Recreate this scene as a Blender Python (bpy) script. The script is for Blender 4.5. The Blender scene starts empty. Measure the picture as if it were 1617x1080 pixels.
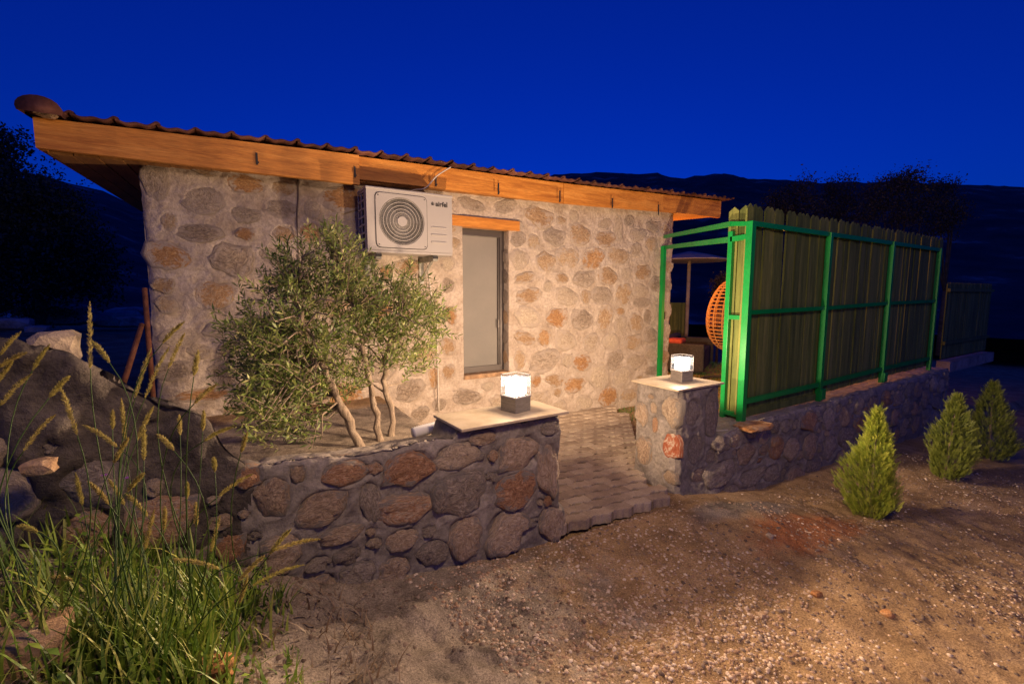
import bpy, math, random
import numpy as np
from mathutils import Vector, Matrix
random.seed(7); RNG = np.random.RandomState(11)
S = bpy.context.scene; C = S.collection; PI = math.pi

# ------------------------------------------------------------------ camera
CAMH = 1.55; PITCH = math.radians(6.0); AZ = math.radians(58.3); FPX = 719.0
cam = bpy.data.objects.new('camera', bpy.data.cameras.new('camera')); C.objects.link(cam)
cam.location = (0, 0, CAMH); cam.rotation_euler = (PI/2-PITCH, 0, AZ-PI/2)
cam.data.sensor_width = 36; cam.data.lens = 36*FPX/1617; cam.data.clip_end = 3000; cam.data.clip_start = .05
S.camera = cam
# ------------------------------------------------------------------ sky (dusk)
w = bpy.data.worlds.new('World'); S.world = w; w.use_nodes = True
nt = w.node_tree; nt.nodes.clear()
sky = nt.nodes.new('ShaderNodeTexSky'); sky.sky_type = 'NISHITA'; sky.sun_disc = False
sky.sun_elevation = math.radians(3.4); sky.sun_rotation = math.radians(215); sky.ozone_density = 6; sky.dust_density = .2; sky.air_density = 1.0
tint = nt.nodes.new('ShaderNodeMix'); tint.data_type = 'RGBA'; tint.blend_type = 'MULTIPLY'; tint.inputs[0].default_value = 1
tint.inputs[7].default_value = (.03, .27, 1.35, 1)
bg = nt.nodes.new('ShaderNodeBackground'); bg.inputs[1].default_value = .138
wo = nt.nodes.new('ShaderNodeOutputWorld')
nt.links.new(sky.outputs[0], tint.inputs[6]); nt.links.new(tint.outputs[2], bg.inputs[0]); nt.links.new(bg.outputs[0], wo.inputs[0])
# faint warm fill from behind the camera, added as a broad sun lamp
sl = bpy.data.lights.new('sun', 'SUN'); sl.energy = .012; sl.angle = math.radians(20); sl.color = (1, .75, .55)
so = bpy.data.objects.new('sun', sl); C.objects.link(so); so.rotation_euler = (math.radians(38), 0, math.radians(-12))

def falloff(light, energy, smooth, col):
    light.energy = energy; light.color = col; light.use_nodes = True
    n = light.node_tree; n.nodes.clear()
    f = n.nodes.new('ShaderNodeLightFalloff'); f.inputs[0].default_value = 1; f.inputs[1].default_value = smooth
    e = n.nodes.new('ShaderNodeEmission'); o = n.nodes.new('ShaderNodeOutputLight')
    n.links.new(f.outputs[0], e.inputs[1]); n.links.new(e.outputs[0], o.inputs[0])
def point(name, loc, energy, smooth, col, radius):
    l = bpy.data.lights.new(name, 'POINT'); l.shadow_soft_size = radius; falloff(l, energy, smooth, col)
    o = bpy.data.objects.new(name, l); C.objects.link(o); o.location = loc; return o
LAMP_COL = (1, .66, .42)
# added warm fill light above the camera, out of view
point('fill_light', (1.1, 0.3, 3.0), 245, .3, (1, .66, .41), .25)
# amber terrace light behind the fence
point('terrace_light', (6.35, 5.45, 1.8), 110, .3, (1, .36, .06), .08)
point('terrace_floor_light', (7.4, 3.7, 1.1), 60, .3, (1, .36, .06), .08)
S.view_settings.view_transform = 'Standard'; S.view_settings.look = 'None'; S.view_settings.exposure = 0; S.view_settings.gamma = 1
S.cycles.max_bounces = 6; S.cycles.transparent_max_bounces = 12; S.cycles.use_denoising = True
S.cycles.sample_clamp_indirect = 4

# ------------------------------------------------------------------ helpers
Fv = np.array([math.cos(AZ)*math.cos(PITCH), math.sin(AZ)*math.cos(PITCH), -math.sin(PITCH)])
Rv = np.array([math.sin(AZ), -math.cos(AZ), 0.]); Uv = np.cross(Rv, Fv); O0 = np.array([0, 0, CAMH])
def ray(x, y): return Fv + Rv*(x-808.5)/FPX + Uv*(540-y)/FPX
def atY(x, y, Y): d = ray(x, y); return O0 + d*Y/d[1]
def atX(x, y, X): d = ray(x, y); return O0 + d*X/d[0]
def atZ(x, y, Z): d = ray(x, y); return O0 + d*(Z-CAMH)/d[2]
def atD(x, y, D): return O0 + ray(x, y)*D

def _h(i, j, k, s):
    n = (i*374761393 + j*668265263 + k*2147483647 + s*974711) & 0xFFFFFFFF
    n = ((n ^ (n >> 13))*1274126177) & 0xFFFFFFFF
    return ((n ^ (n >> 16)) & 0xFFFF)/65535.0*2-1
def vn(x, y, z=0., s=0):
    x, y, z = np.broadcast_arrays(np.asarray(x, float), np.asarray(y, float), np.asarray(z, float))
    xi, yi, zi = [np.floor(a).astype(np.int64) for a in (x, y, z)]
    fx, fy, fz = x-xi, y-yi, z-zi
    fx, fy, fz = [f*f*(3-2*f) for f in (fx, fy, fz)]
    r = 0
    for a in (0, 1):
        for b in (0, 1):
            for c in (0, 1):
                r = r + _h(xi+a, yi+b, zi+c, s)*(fx if a else 1-fx)*(fy if b else 1-fy)*(fz if c else 1-fz)
    return r
def fbm(x, y, z=0., s=0, o=4):
    r = 0; a = 1.; t = 0
    for i in range(o):
        r = r + a*vn(np.asarray(x)*2**i, np.asarray(y)*2**i, np.asarray(z)*2**i, s+i*7); t += a; a *= .5
    return r/t
def sm(a, b, x): t = np.clip((np.asarray(x, float)-a)/(b-a), 0, 1); return t*t*(3-2*t)

class MB:
    def __init__(s): s.v = []; s.f = []
    def add(s, vs, fs):
        n = len(s.v); s.v.extend([tuple(map(float, p)) for p in vs]); s.f.extend([tuple(i+n for i in f) for f in fs]); return s
    def box(s, c, d, rz=0, rx=0, ry=0):
        R = Matrix.Rotation(rz, 3, 'Z') @ Matrix.Rotation(ry, 3, 'Y') @ Matrix.Rotation(rx, 3, 'X')
        vs = [Vector(c)+R@Vector((a*d[0]/2, b*d[1]/2, e*d[2]/2)) for a in (-1, 1) for b in (-1, 1) for e in (-1, 1)]
        return s.add(vs, [(0, 1, 3, 2), (4, 6, 7, 5), (0, 4, 5, 1), (2, 3, 7, 6), (0, 2, 6, 4), (1, 5, 7, 3)])
    def bar(s, a, b, wd, ht):
        a = Vector(a); b = Vector(b); d = (b-a).normalized(); up = Vector((0, 0, 1)) if abs(d.z) < .95 else Vector((0, 1, 0))
        x = d.cross(up).normalized(); y = x.cross(d)
        vs = [p+x*i*wd/2+y*j*ht/2 for p in (a, b) for i, j in ((-1, -1), (1, -1), (1, 1), (-1, 1))]
        return s.add(vs, [(3, 2, 1, 0), (4, 5, 6, 7)]+[(i, (i+1) % 4, 4+(i+1) % 4, 4+i) for i in range(4)])
    def tube(s, pts, rad, n=8, cap=True):
        pts = [Vector(p) for p in pts]; N = len(pts); rad = rad if hasattr(rad, '__len__') else [rad]*N
        vs = []; fs = []; px_ = None
        for i, p in enumerate(pts):
            d = (pts[min(i+1, N-1)]-pts[max(i-1, 0)])
            d = d.normalized() if d.length > 1e-9 else Vector((0, 0, 1))
            if px_ is None: px_ = d.orthogonal().normalized()
            x = (px_-d*px_.dot(d)); x = x.normalized() if x.length > 1e-6 else d.orthogonal().normalized(); px_ = x; y = d.cross(x)
            for k in range(n):
                a = 2*PI*k/n; vs.append(p+(x*math.cos(a)+y*math.sin(a))*rad[i])
        for i in range(N-1):
            for k in range(n): fs.append((i*n+k, i*n+(k+1) % n, (i+1)*n+(k+1) % n, (i+1)*n+k))
        if cap: fs.append(tuple(range(n))[::-1]); fs.append(tuple(range((N-1)*n, N*n)))
        return s.add(vs, fs)
    def mesh(s, name):
        m = bpy.data.meshes.new(name); m.from_pydata(s.v, [], s.f); m.update(); return m
    def build(s, name, mat, parent=None, smooth=False, bevel=0, loc=None):
        return link(name, s.mesh(name), mat, parent, smooth, bevel)
def link(name, me, mat=None, parent=None, smooth=False, bevel=0):
    if mat is not None and len(me.materials) == 0: me.materials.append(mat)
    if smooth: me.polygons.foreach_set('use_smooth', [True]*len(me.polygons))
    o = bpy.data.objects.new(name, me); C.objects.link(o)
    if parent is not None: o.parent = parent; o.matrix_parent_inverse = Matrix.Translation(parent.location).inverted() if False else Matrix.Identity(4)
    if bevel:
        b = o.modifiers.new('bevel', 'BEVEL'); b.width = bevel; b.segments = 2; b.limit_method = 'ANGLE'
    return o
def thing(name, label, cat, loc=(0, 0, 0), rz=0, group=None, kind=None):
    o = bpy.data.objects.new(name, None); C.objects.link(o); o.location = loc; o.rotation_euler = (0, 0, rz); o.empty_display_size = .1
    tag(o, label, cat, group, kind); return o
def tag(o, label=None, cat=None, group=None, kind=None):
    if label: o['label'] = label
    if cat: o['category'] = cat
    if group: o['group'] = group
    if kind: o['kind'] = kind
    return o
def npmesh(name, V, Fq, mat=None, smooth=True):
    me = bpy.data.meshes.new(name); V = np.asarray(V, np.float32); Fq = np.asarray(Fq, np.int32); k = Fq.shape[1]
    me.vertices.add(len(V)); me.vertices.foreach_set('co', V.ravel())
    me.loops.add(Fq.size); me.loops.foreach_set('vertex_index', Fq.ravel())
    me.polygons.add(len(Fq)); me.polygons.foreach_set('loop_start', np.arange(0, Fq.size, k, dtype=np.int32)); me.polygons.foreach_set('loop_total', np.full(len(Fq), k, np.int32))
    if smooth: me.polygons.foreach_set('use_smooth', np.ones(len(Fq), bool))
    me.update(calc_edges=True); me.validate()
    if mat: me.materials.append(mat)
    return me
def gridfaces(nu, nv, mask=None):
    i, j = np.meshgrid(np.arange(nu-1), np.arange(nv-1), indexing='ij')
    a = i*nv+j; q = np.stack([a, a+nv, a+nv+1, a+1], -1)
    return q[mask] if mask is not None else q.reshape(-1, 4)

# ------------------------------------------------------------------ materials
def mat(name, cols, scale=6, rough=.85, metal=0, bump=.3, bscale=40, rand=0, stops=None, detail=6, stretch=None, spec=.3, bdist=.01, spots=None, dist=0., fine=.25, smear=None, smin=.30):
    m = bpy.data.materials.new(name); m.use_nodes = True; n = m.node_tree; L = n.links.new
    b = n.nodes['Principled BSDF']; b.inputs['Roughness'].default_value = rough; b.inputs['Metallic'].default_value = metal
    b.inputs['Specular IOR Level'].default_value = spec
    tc = n.nodes.new('ShaderNodeTexCoord'); mp = n.nodes.new('ShaderNodeMapping'); L(tc.outputs['Object'], mp.inputs[0])
    if stretch: mp.inputs['Scale'].default_value = stretch
    oi = n.nodes.new('ShaderNodeObjectInfo')
    vm = n.nodes.new('ShaderNodeVectorMath'); vm.operation = 'MULTIPLY_ADD'
    cx = n.nodes.new('ShaderNodeCombineXYZ')
    mu = n.nodes.new('ShaderNodeMath'); mu.operation = 'MULTIPLY'; mu.inputs[1].default_value = 37
    L(oi.outputs['Random'], mu.inputs[0]); L(mu.outputs[0], cx.inputs[0]); L(mu.outputs[0], cx.inputs[1])
    ad = n.nodes.new('ShaderNodeVectorMath'); L(mp.outputs[0], ad.inputs[0]); L(cx.outputs[0], ad.inputs[1])
    vec = ad.outputs[0]
    nz = n.nodes.new('ShaderNodeTexNoise'); nz.inputs['Scale'].default_value = scale; nz.inputs['Detail'].default_value = detail; nz.inputs['Roughness'].default_value = .62; nz.inputs['Distortion'].default_value = dist
    L(vec, nz.inputs['Vector'])
    cr = n.nodes.new('ShaderNodeValToRGB'); e = cr.color_ramp.elements
    k = len(cols); st = stops or [.3+.4*i/(max(k-1, 1)) for i in range(k)]
    while len(e) < k: e.new(.5)
    for i, c in enumerate(cols): e[i].position = st[i]; e[i].color = (*c, 1)
    fac = nz.outputs['Fac']
    if rand:
        mr = n.nodes.new('ShaderNodeMath'); mr.operation = 'MULTIPLY_ADD'; mr.inputs[1].default_value = rand; L(oi.outputs['Random'], mr.inputs[0])
        sb = n.nodes.new('ShaderNodeMath'); sb.operation = 'SUBTRACT'; sb.inputs[1].default_value = rand/2; L(nz.outputs['Fac'], sb.inputs[0]); L(sb.outputs[0], mr.inputs[2]); fac = mr.outputs[0]
    L(fac, cr.inputs[0]); colr = cr.outputs[0]
    n2 = n.nodes.new('ShaderNodeTexNoise'); n2.inputs['Scale'].default_value = bscale; n2.inputs['Detail'].default_value = 8; n2.inputs['Roughness'].default_value = .7; L(vec, n2.inputs['Vector'])
    if fine:
        mx = n.nodes.new('ShaderNodeMix'); mx.data_type = 'RGBA'; mx.blend_type = 'MULTIPLY'; mx.inputs[0].default_value = 1
        rr = n.nodes.new('ShaderNodeMapRange'); rr.inputs[1].default_value = .3; rr.inputs[2].default_value = .7; rr.inputs[3].default_value = 1-fine; rr.inputs[4].default_value = 1+fine*.6
        L(n2.outputs['Fac'], rr.inputs[0]); L(colr, mx.inputs[6]); L(rr.outputs[0], mx.inputs[7]); colr = mx.outputs[2]
    if smear:      # lime mortar smeared over the rim of the stone
        sx = n.nodes.new('ShaderNodeVectorMath'); sx.operation = 'MULTIPLY'; sx.inputs[1].default_value = (1, 0, 1); L(tc.outputs['Object'], sx.inputs[0])
        ln = n.nodes.new('ShaderNodeVectorMath'); ln.operation = 'LENGTH'; L(sx.outputs[0], ln.inputs[0])
        n3 = n.nodes.new('ShaderNodeTexNoise'); n3.inputs['Scale'].default_value = 3.5; n3.inputs['Detail'].default_value = 8; n3.inputs['Roughness'].default_value = .72; L(vec, n3.inputs['Vector'])
        m1 = n.nodes.new('ShaderNodeMath'); m1.operation = 'MULTIPLY_ADD'; m1.inputs[1].default_value = 1.5; m1.inputs[2].default_value = -.75; L(n3.outputs['Fac'], m1.inputs[0])
        m2 = n.nodes.new('ShaderNodeMath'); m2.operation = 'ADD'; L(ln.outputs['Value'], m2.inputs[0]); L(m1.outputs[0], m2.inputs[1])
        m3 = n.nodes.new('ShaderNodeMapRange'); m3.interpolation_type = 'SMOOTHSTEP'; m3.inputs[1].default_value = smin; m3.inputs[2].default_value = smin+.20; L(m2.outputs[0], m3.inputs[0])
        m4 = n.nodes.new('ShaderNodeMix'); m4.data_type = 'RGBA'; m4.inputs[7].default_value = (*smear, 1); L(m3.outputs[0], m4.inputs[0]); L(colr, m4.inputs[6]); colr = m4.outputs[2]
    L(colr, b.inputs['Base Color'])
    if bump:
        bp = n.nodes.new('ShaderNodeBump'); bp.inputs['Strength'].default_value = bump; bp.inputs['Distance'].default_value = bdist
        L(n2.outputs['Fac'], bp.inputs['Height']); L(bp.outputs[0], b.inputs['Normal'])
    m['b'] = 1
    return m
def flat(name, col, rough=.5, metal=0, spec=.5, emit=None, es=0):
    m = bpy.data.materials.new(name); m.use_nodes = True; b = m.node_tree.nodes['Principled BSDF']
    b.inputs['Base Color'].default_value = (*col, 1); b.inputs['Roughness'].default_value = rough; b.inputs['Metallic'].default_value = metal; b.inputs['Specular IOR Level'].default_value = spec
    if emit: b.inputs['Emission Color'].default_value = (*emit, 1); b.inputs['Emission Strength'].default_value = es
    n = m.node_tree; nz = n.nodes.new('ShaderNodeTexNoise'); nz.inputs['Scale'].default_value = 9; nz.inputs['Detail'].default_value = 6
    rr = n.nodes.new('ShaderNodeMapRange'); rr.inputs[3].default_value = max(0, rough-.12); rr.inputs[4].default_value = min(1, rough+.15)
    tc = n.nodes.new('ShaderNodeTexCoord'); n.links.new(tc.outputs['Object'], nz.inputs['Vector'])
    n.links.new(nz.outputs['Fac'], rr.inputs[0]); n.links.new(rr.outputs[0], b.inputs['Roughness'])
    return m
M = {}
M['mortar'] = mat('lime_mortar', [(.30, .235, .175), (.43, .36, .29), (.50, .43, .36)], 5, bump=.8, bscale=38, bdist=.02, fine=.3, detail=9, stops=[.26, .5, .7])
M['s_cream'] = mat('cream_limestone', [(.30, .23, .17), (.47, .38, .28), (.56, .46, .34)], 9, bump=.8, bscale=13, rand=.2, bdist=.035, fine=.4)
M['w_cream'] = mat('cream_wall_stone', [(.30, .23, .17), (.47, .38, .28), (.56, .46, .34)], 9, bump=.8, bscale=13, rand=.2, bdist=.035, fine=.4, smear=(.25, .225, .20), smin=.32)
M['f_cream'] = mat('cream_facade_stone', [(.36, .28, .20), (.48, .40, .305), (.56, .475, .365)], 9, bump=.8, bscale=13, rand=.2, bdist=.035, fine=.4, smear=(.43, .36, .295), smin=.25)
M['s_tan'] = mat('tan_limestone', [(.24, .15, .09), (.42, .27, .15), (.52, .40, .28)], 9, bump=.8, bscale=13, rand=.2, bdist=.035, fine=.45)
M['w_tan'] = mat('tan_wall_stone', [(.28, .20, .14), (.45, .34, .24), (.55, .45, .35)], 9, bump=.8, bscale=13, rand=.2, bdist=.035, fine=.45, smear=(.25, .225, .20), smin=.32)
M['f_tan'] = mat('tan_facade_stone', [(.30, .185, .10), (.44, .31, .185), (.52, .43, .32)], 9, bump=.8, bscale=13, rand=.2, bdist=.035, fine=.45, smear=(.43, .36, .295), smin=.25)
M['s_orange'] = mat('orange_limestone', [(.28, .12, .05), (.46, .22, .08), (.52, .37, .22)], 11, bump=.8, bscale=13, rand=.2, bdist=.035, fine=.5)
M['w_orange'] = mat('orange_wall_stone', [(.30, .155, .085), (.45, .26, .15), (.53, .41, .30)], 11, bump=.8, bscale=13, rand=.2, bdist=.035, fine=.5, smear=(.25, .225, .20), smin=.32)
M['f_orange'] = mat('orange_facade_stone', [(.32, .17, .08), (.44, .25, .11), (.50, .37, .23)], 11, bump=.8, bscale=13, rand=.2, bdist=.035, fine=.5, smear=(.43, .36, .295), smin=.25)
M['s_grey'] = mat('grey_limestone', [(.16, .12, .10), (.33, .27, .22), (.45, .38, .31)], 10, bump=.9, bscale=12, rand=.2, bdist=.04, fine=.5)
M['w_grey'] = mat('grey_wall_stone', [(.22, .18, .15), (.39, .33, .27), (.51, .44, .37)], 10, bump=.9, bscale=12, rand=.2, bdist=.04, fine=.5, smear=(.25, .225, .20), smin=.32)
M['f_grey'] = mat('grey_facade_stone', [(.25, .19, .14), (.39, .315, .24), (.49, .41, .325)], 10, bump=.9, bscale=12, rand=.2, bdist=.04, fine=.5, smear=(.43, .36, .295), smin=.25)
M['s_red'] = mat('red_white_stone', [(.26, .07, .035), (.36, .12, .06), (.50, .41, .32)], 3, stops=[.35, .5, .6], bump=.7, bscale=30, bdist=.02)
M['cement'] = mat('grey_cement', [(.14, .125, .112), (.24, .215, .19), (.34, .305, .27)], 5, bump=.7, bscale=45, bdist=.015, fine=.4)
M['shaded_earth'] = mat('shaded_earth_render', [(.05, .042, .036), (.10, .085, .072), (.17, .145, .12)], 4, bump=1, bscale=30, bdist=.02, fine=.45)  # earth tone darkened to paint in the shade on the left wall rise
M['cement_top'] = mat('pale_cement', [(.20, .175, .15), (.32, .28, .235), (.40, .35, .30)], 5, bump=.8, bscale=60, bdist=.012, fine=.35)
M['wood'] = mat('varnished_pine', [(.34, .12, .02), (.52, .21, .035), (.64, .29, .06)], 3, rough=.55, bump=.25, bscale=22, stretch=(.5, 7, 7), rand=.12, bdist=.004, dist=.8, fine=.35)
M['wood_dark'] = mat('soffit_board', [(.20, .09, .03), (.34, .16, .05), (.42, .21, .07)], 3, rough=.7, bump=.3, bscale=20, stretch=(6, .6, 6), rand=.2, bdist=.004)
M['tile'] = mat('clay_roof_tile', [(.05, .02, .015), (.11, .04, .026), (.18, .075, .05)], 7, rough=.8, bump=.4, bscale=50, rand=.3, bdist=.005)
M['picket'] = mat('green_treated_pine', [(.065, .09, .022), (.125, .155, .036), (.21, .225, .06)], 2.5, rough=.75, bump=.3, bscale=25, stretch=(6, 6, .5), rand=.22, bdist=.004, fine=.25, dist=.4)
M['green'] = mat('green_paint', [(.002, .15, .03), (.0, .235, .04), (.006, .28, .055)], 3, rough=.38, bump=.12, bscale=45, bdist=.002, fine=.18, spec=.5, detail=9, stops=[.22, .45, .75])
M['paver'] = mat('concrete_paver', [(.29, .225, .165), (.40, .32, .235), (.48, .40, .30)], 7, bump=.5, bscale=90, rand=.35, bdist=.006, fine=.35)
M['acwhite'] = flat('off_white_casing', (.32, .305, .29), .5)
M['acdark'] = flat('black_void', (.015, .014, .014), .6)
M['acgrill'] = flat('grey_grille', (.42, .40, .37), .5)
M['bronze'] = flat('bronze_frame', (.075, .065, .06), .4, .3)
M['bracket'] = mat('galvanised_bracket', [(.20, .20, .17), (.30, .30, .26), (.38, .37, .32)], 9, rough=.5, metal=.4, bump=.1)
M['film'] = mat('frosted_film', [(.165, .16, .145), (.19, .18, .16), (.215, .20, .18)], 1.5, rough=.6, bump=.02, spec=.25, fine=.03)
M['slab'] = mat('travertine_slab', [(.40, .33, .22), (.52, .44, .31), (.58, .50, .37)], 6, rough=.55, bump=.15, bscale=70, bdist=.003, fine=.12)
M['steel'] = mat('brushed_steel', [(.22, .21, .20), (.32, .30, .28), (.38, .36, .34)], 14, rough=.45, metal=.7, bump=.15, bscale=60, stretch=(1, 1, 9), bdist=.002)
M['cable'] = flat('cable', (.10, .075, .055), .6)
M['cablew'] = flat('pale_cable', (.5, .45, .38), .5)
M['iron'] = mat('rusty_iron', [(.07, .03, .02), (.16, .06, .035), (.22, .10, .06)], 9, bump=.4)
M['pvc'] = flat('white_pvc', (.7, .7, .7), .4)
M['bark'] = mat('olive_bark', [(.16, .12, .08), (.28, .22, .16), (.38, .31, .23)], 8, bump=.9, bscale=18, stretch=(3, 3, .8), bdist=.02, fine=.4)
M['bark_dark'] = mat('dark_bark', [(.05, .035, .025), (.09, .07, .05), (.12, .09, .07)], 5, bump=.8, bscale=12, bdist=.03)
M['wicker'] = mat('honey_wicker', [(.38, .17, .05), (.52, .26, .08), (.6, .33, .12)], 20, rough=.6, bump=.3)
M['rattan'] = mat('dark_rattan', [(.03, .028, .028), (.05, .045, .042), (.07, .065, .06)], 30, bump=.4)
M['redcush'] = mat('red_cushion', [(.35, .05, .03), (.45, .08, .05), (.5, .1, .06)], 8, bump=.2)
M['rock'] = mat('pale_rock', [(.20, .19, .19), (.36, .34, .33), (.48, .46, .44)], 4, bump=1, bscale=12, bdist=.05, rand=.2)
M['canvas'] = mat('parasol_canvas', [(.3, .27, .22), (.38, .34, .28), (.42, .38, .3)], 6, bump=.1)
def leafmat(name, cols, rough=.5, trans=.25, by='geo'):
    m = bpy.data.materials.new(name); m.use_nodes = True; n = m.node_tree; L = n.links.new; b = n.nodes['Principled BSDF']
    at = n.nodes.new('ShaderNodeAttribute'); at.attribute_name = 'rnd'
    cr = n.nodes.new('ShaderNodeValToRGB'); e = cr.color_ramp.elements
    while len(e) < len(cols): e.new(.5)
    for i, c in enumerate(cols): e[i].position = i/(len(cols)-1); e[i].color = (*c, 1)
    L(at.outputs['Fac'], cr.inputs[0]); L(cr.outputs[0], b.inputs['Base Color']); b.inputs['Roughness'].default_value = rough
    tr = n.nodes.new('ShaderNodeBsdfTranslucent'); L(cr.outputs[0], tr.inputs[0]); mx = n.nodes.new('ShaderNodeMixShader'); mx.inputs[0].default_value = trans
    L(b.outputs[0], mx.inputs[1]); L(tr.outputs[0], mx.inputs[2]); L(mx.outputs[0], n.nodes['Material Output'].inputs[0]); return m
M['olive'] = leafmat('olive_leaves', [(.04, .07, .015), (.095, .15, .026), (.18, .25, .05), (.32, .36, .10), (.48, .45, .20)])
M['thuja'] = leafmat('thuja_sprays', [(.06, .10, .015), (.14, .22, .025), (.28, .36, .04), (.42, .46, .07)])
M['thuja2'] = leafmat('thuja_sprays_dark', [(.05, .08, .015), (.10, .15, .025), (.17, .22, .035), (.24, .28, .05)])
M['grass'] = leafmat('wild_grass', [(.045, .10, .012), (.11, .20, .022), (.22, .32, .04), (.36, .38, .09)])
M['turf'] = leafmat('lawn_grass', [(.03, .09, .012), (.06, .16, .02), (.10, .22, .03)])
M['seed'] = leafmat('foxtail_head', [(.26, .24, .05), (.40, .35, .09), (.46, .34, .14)], .7, .35)
M['treeleaf'] = leafmat('night_tree_leaves', [(.025, .035, .015), (.045, .06, .025), (.07, .08, .04)])
M['treeleaf2'] = leafmat('brown_tree_leaves', [(.05, .035, .02), (.08, .06, .035), (.12, .08, .05)])
M['dry'] = leafmat('dry_litter', [(.16, .10, .06), (.28, .20, .12), (.38, .30, .2)])
M['flower'] = leafmat('violet_petals', [(.25, .08, .35), (.4, .15, .5)])

def leafmesh(name, P, D, N, Ln, W, rnd, material, bend=0.15):
    """P base, D direction, N side normal, Ln length, W width: two-quad leaves"""
    P, D, N = [np.asarray(a, float) for a in (P, D, N)]; Ln = np.asarray(Ln)[:, None]; W = np.asarray(W)[:, None]
    D = D/np.linalg.norm(D, axis=1, keepdims=True); Sd = np.cross(D, N); Sd /= np.linalg.norm(Sd, axis=1, keepdims=True)+1e-9; Up = np.cross(Sd, D)
    mid = P+D*Ln*.5+Up*Ln*bend; tip = P+D*Ln
    V = np.stack([P, mid-Sd*W/2, tip, mid+Sd*W/2], 1).reshape(-1, 3); n = len(P)
    i = np.arange(n)*4; Fq = np.concatenate([np.stack([i, i+1, i+3], 1), np.stack([i+1, i+2, i+3], 1)])
    me = npmesh(name, V, Fq, material, smooth=False)
    a = me.attributes.new('rnd', 'FLOAT', 'POINT'); a.data.foreach_set('value', np.repeat(np.clip(rnd, 0, 1), 4).astype(np.float32)); return me

# ------------------------------------------------------------------ ground
def G(x, y):
    x, y = np.broadcast_arrays(np.asarray(x, float), np.asarray(y, float))
    f = np.interp(x, [-30, -4, -1.2, -.5, 0, .35, .8, 1.7, 3, 3.6, 4.3, 6, 12, 40, 100], [1.2, 1.0, .78, .62, .34, .16, .06, -.02, -.10, -.20, -.33, -.36, -.7, -3, -6])
    f = f - .10*sm(.9, -.6, y)*sm(-.2, .6, x)
    f = f + .07*np.exp(-((x-3.35)**2/.5+(y-1.75)**2/.10)) + .05*np.exp(-((x-2.55)**2/.2+(y-2.0)**2/.05))
    f = f - .07*np.exp(-(((x-.82)/.22)**2+((y-1.72)/.10)**2)) + .04*np.exp(-(((x-.6)/.3)**2+((y-1.5)/.15)**2))
    bk = np.interp(x, [-30, -4, -1.5, 1.25, 1.62, 4, 9, 12, 100], [.8, .6, .5, .52, -.10, -.09, .05, -.6, -6])
    t = sm(2.33, 2.5, y)
    t = np.where((x > 1.7) & (x < 3.1), sm(2.15, 2.3, y), t)
    z = f*(1-t)+bk*t
    z = np.where(x > 1.75, np.where((y > 2.3) & (x < 9.2) & (y < 14), np.minimum(z, .05), z), z)
    near = np.exp(-((x-2)**2+(y-1.5)**2)/60.)
    path = ((x > 1.6) & (x < 4.6) & (y > 2.25) & (y < 4.7))
    amp = np.where(path, .12, 1.)
    z = z+amp*near*(.035*fbm(x*1.6, y*1.6, 0, 3)+.028*fbm(x*5, y*5, 0, 5)*sm(2.3, 1.9, y)+.013*fbm(x*17, y*17, 0, 9, 3)*sm(2.4, 2.0, y)+.034*np.clip(fbm(x*8+3, y*8, 0, 19, 4)-.12, -.4, .05)*2.2*sm(1.5, .9, x)*sm(2.15, 1.95, y)*sm(-.8, 0, x))
    r = np.hypot(x, y); z = z - 1.5*sm(14, 60, r) + .5*sm(10, 40, r)*fbm(x*.1, y*.1, 0, 21)
    return z
def axis(a, b, h, lo, hi, g=1.13):
    m = list(np.arange(a, b+h/2, h)); x = m[-1]; st = h
    while x < hi: st *= g; x += st; m.append(x)
    x = m[0]; st = h; pre = []
    while x > lo: st *= g; x -= st; pre.append(x)
    return np.array(pre[::-1]+m)
gx = axis(-1.2, 5.2, .02, -500, 500); gy = axis(.3, 4.7, .025, -400, 500)
GX, GY = np.meshgrid(gx, gy, indexing='ij'); GZ = G(GX, GY)
ma = bpy.data.materials.new('soil_and_clay'); ma.use_nodes = True; n = ma.node_tree; L = n.links.new; b = n.nodes['Principled BSDF']; b.inputs['Roughness'].default_value = .95; b.inputs['Specular IOR Level'].default_value = .15
tc = n.nodes.new('ShaderNodeTexCoord'); vec = tc.outputs['Object']
def noise(sc, det=6, r=.6):
    q = n.nodes.new('ShaderNodeTexNoise'); q.inputs['Scale'].default_value = sc; q.inputs['Detail'].default_value = det; q.inputs['Roughness'].default_value = r; L(vec, q.inputs['Vector']); return q.outputs['Fac']
def ramp(fac, cs, st):
    q = n.nodes.new('ShaderNodeValToRGB'); e = q.color_ramp.elements
    while len(e) < len(cs): e.new(.5)
    for i, c in enumerate(cs): e[i].position = st[i]; e[i].color = (*c, 1)
    L(fac, q.inputs[0]); return q.outputs[0]
def mixc(f, a, bb, mode='MIX'):
    q = n.nodes.new('ShaderNodeMix'); q.data_type = 'RGBA'; q.blend_type = mode
    (L(f, q.inputs[0]) if not isinstance(f, (int, float)) else setattr(q.inputs[0], 'default_value', f)); L(a, q.inputs[6]); L(bb, q.inputs[7]); return q.outputs[2]
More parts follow.
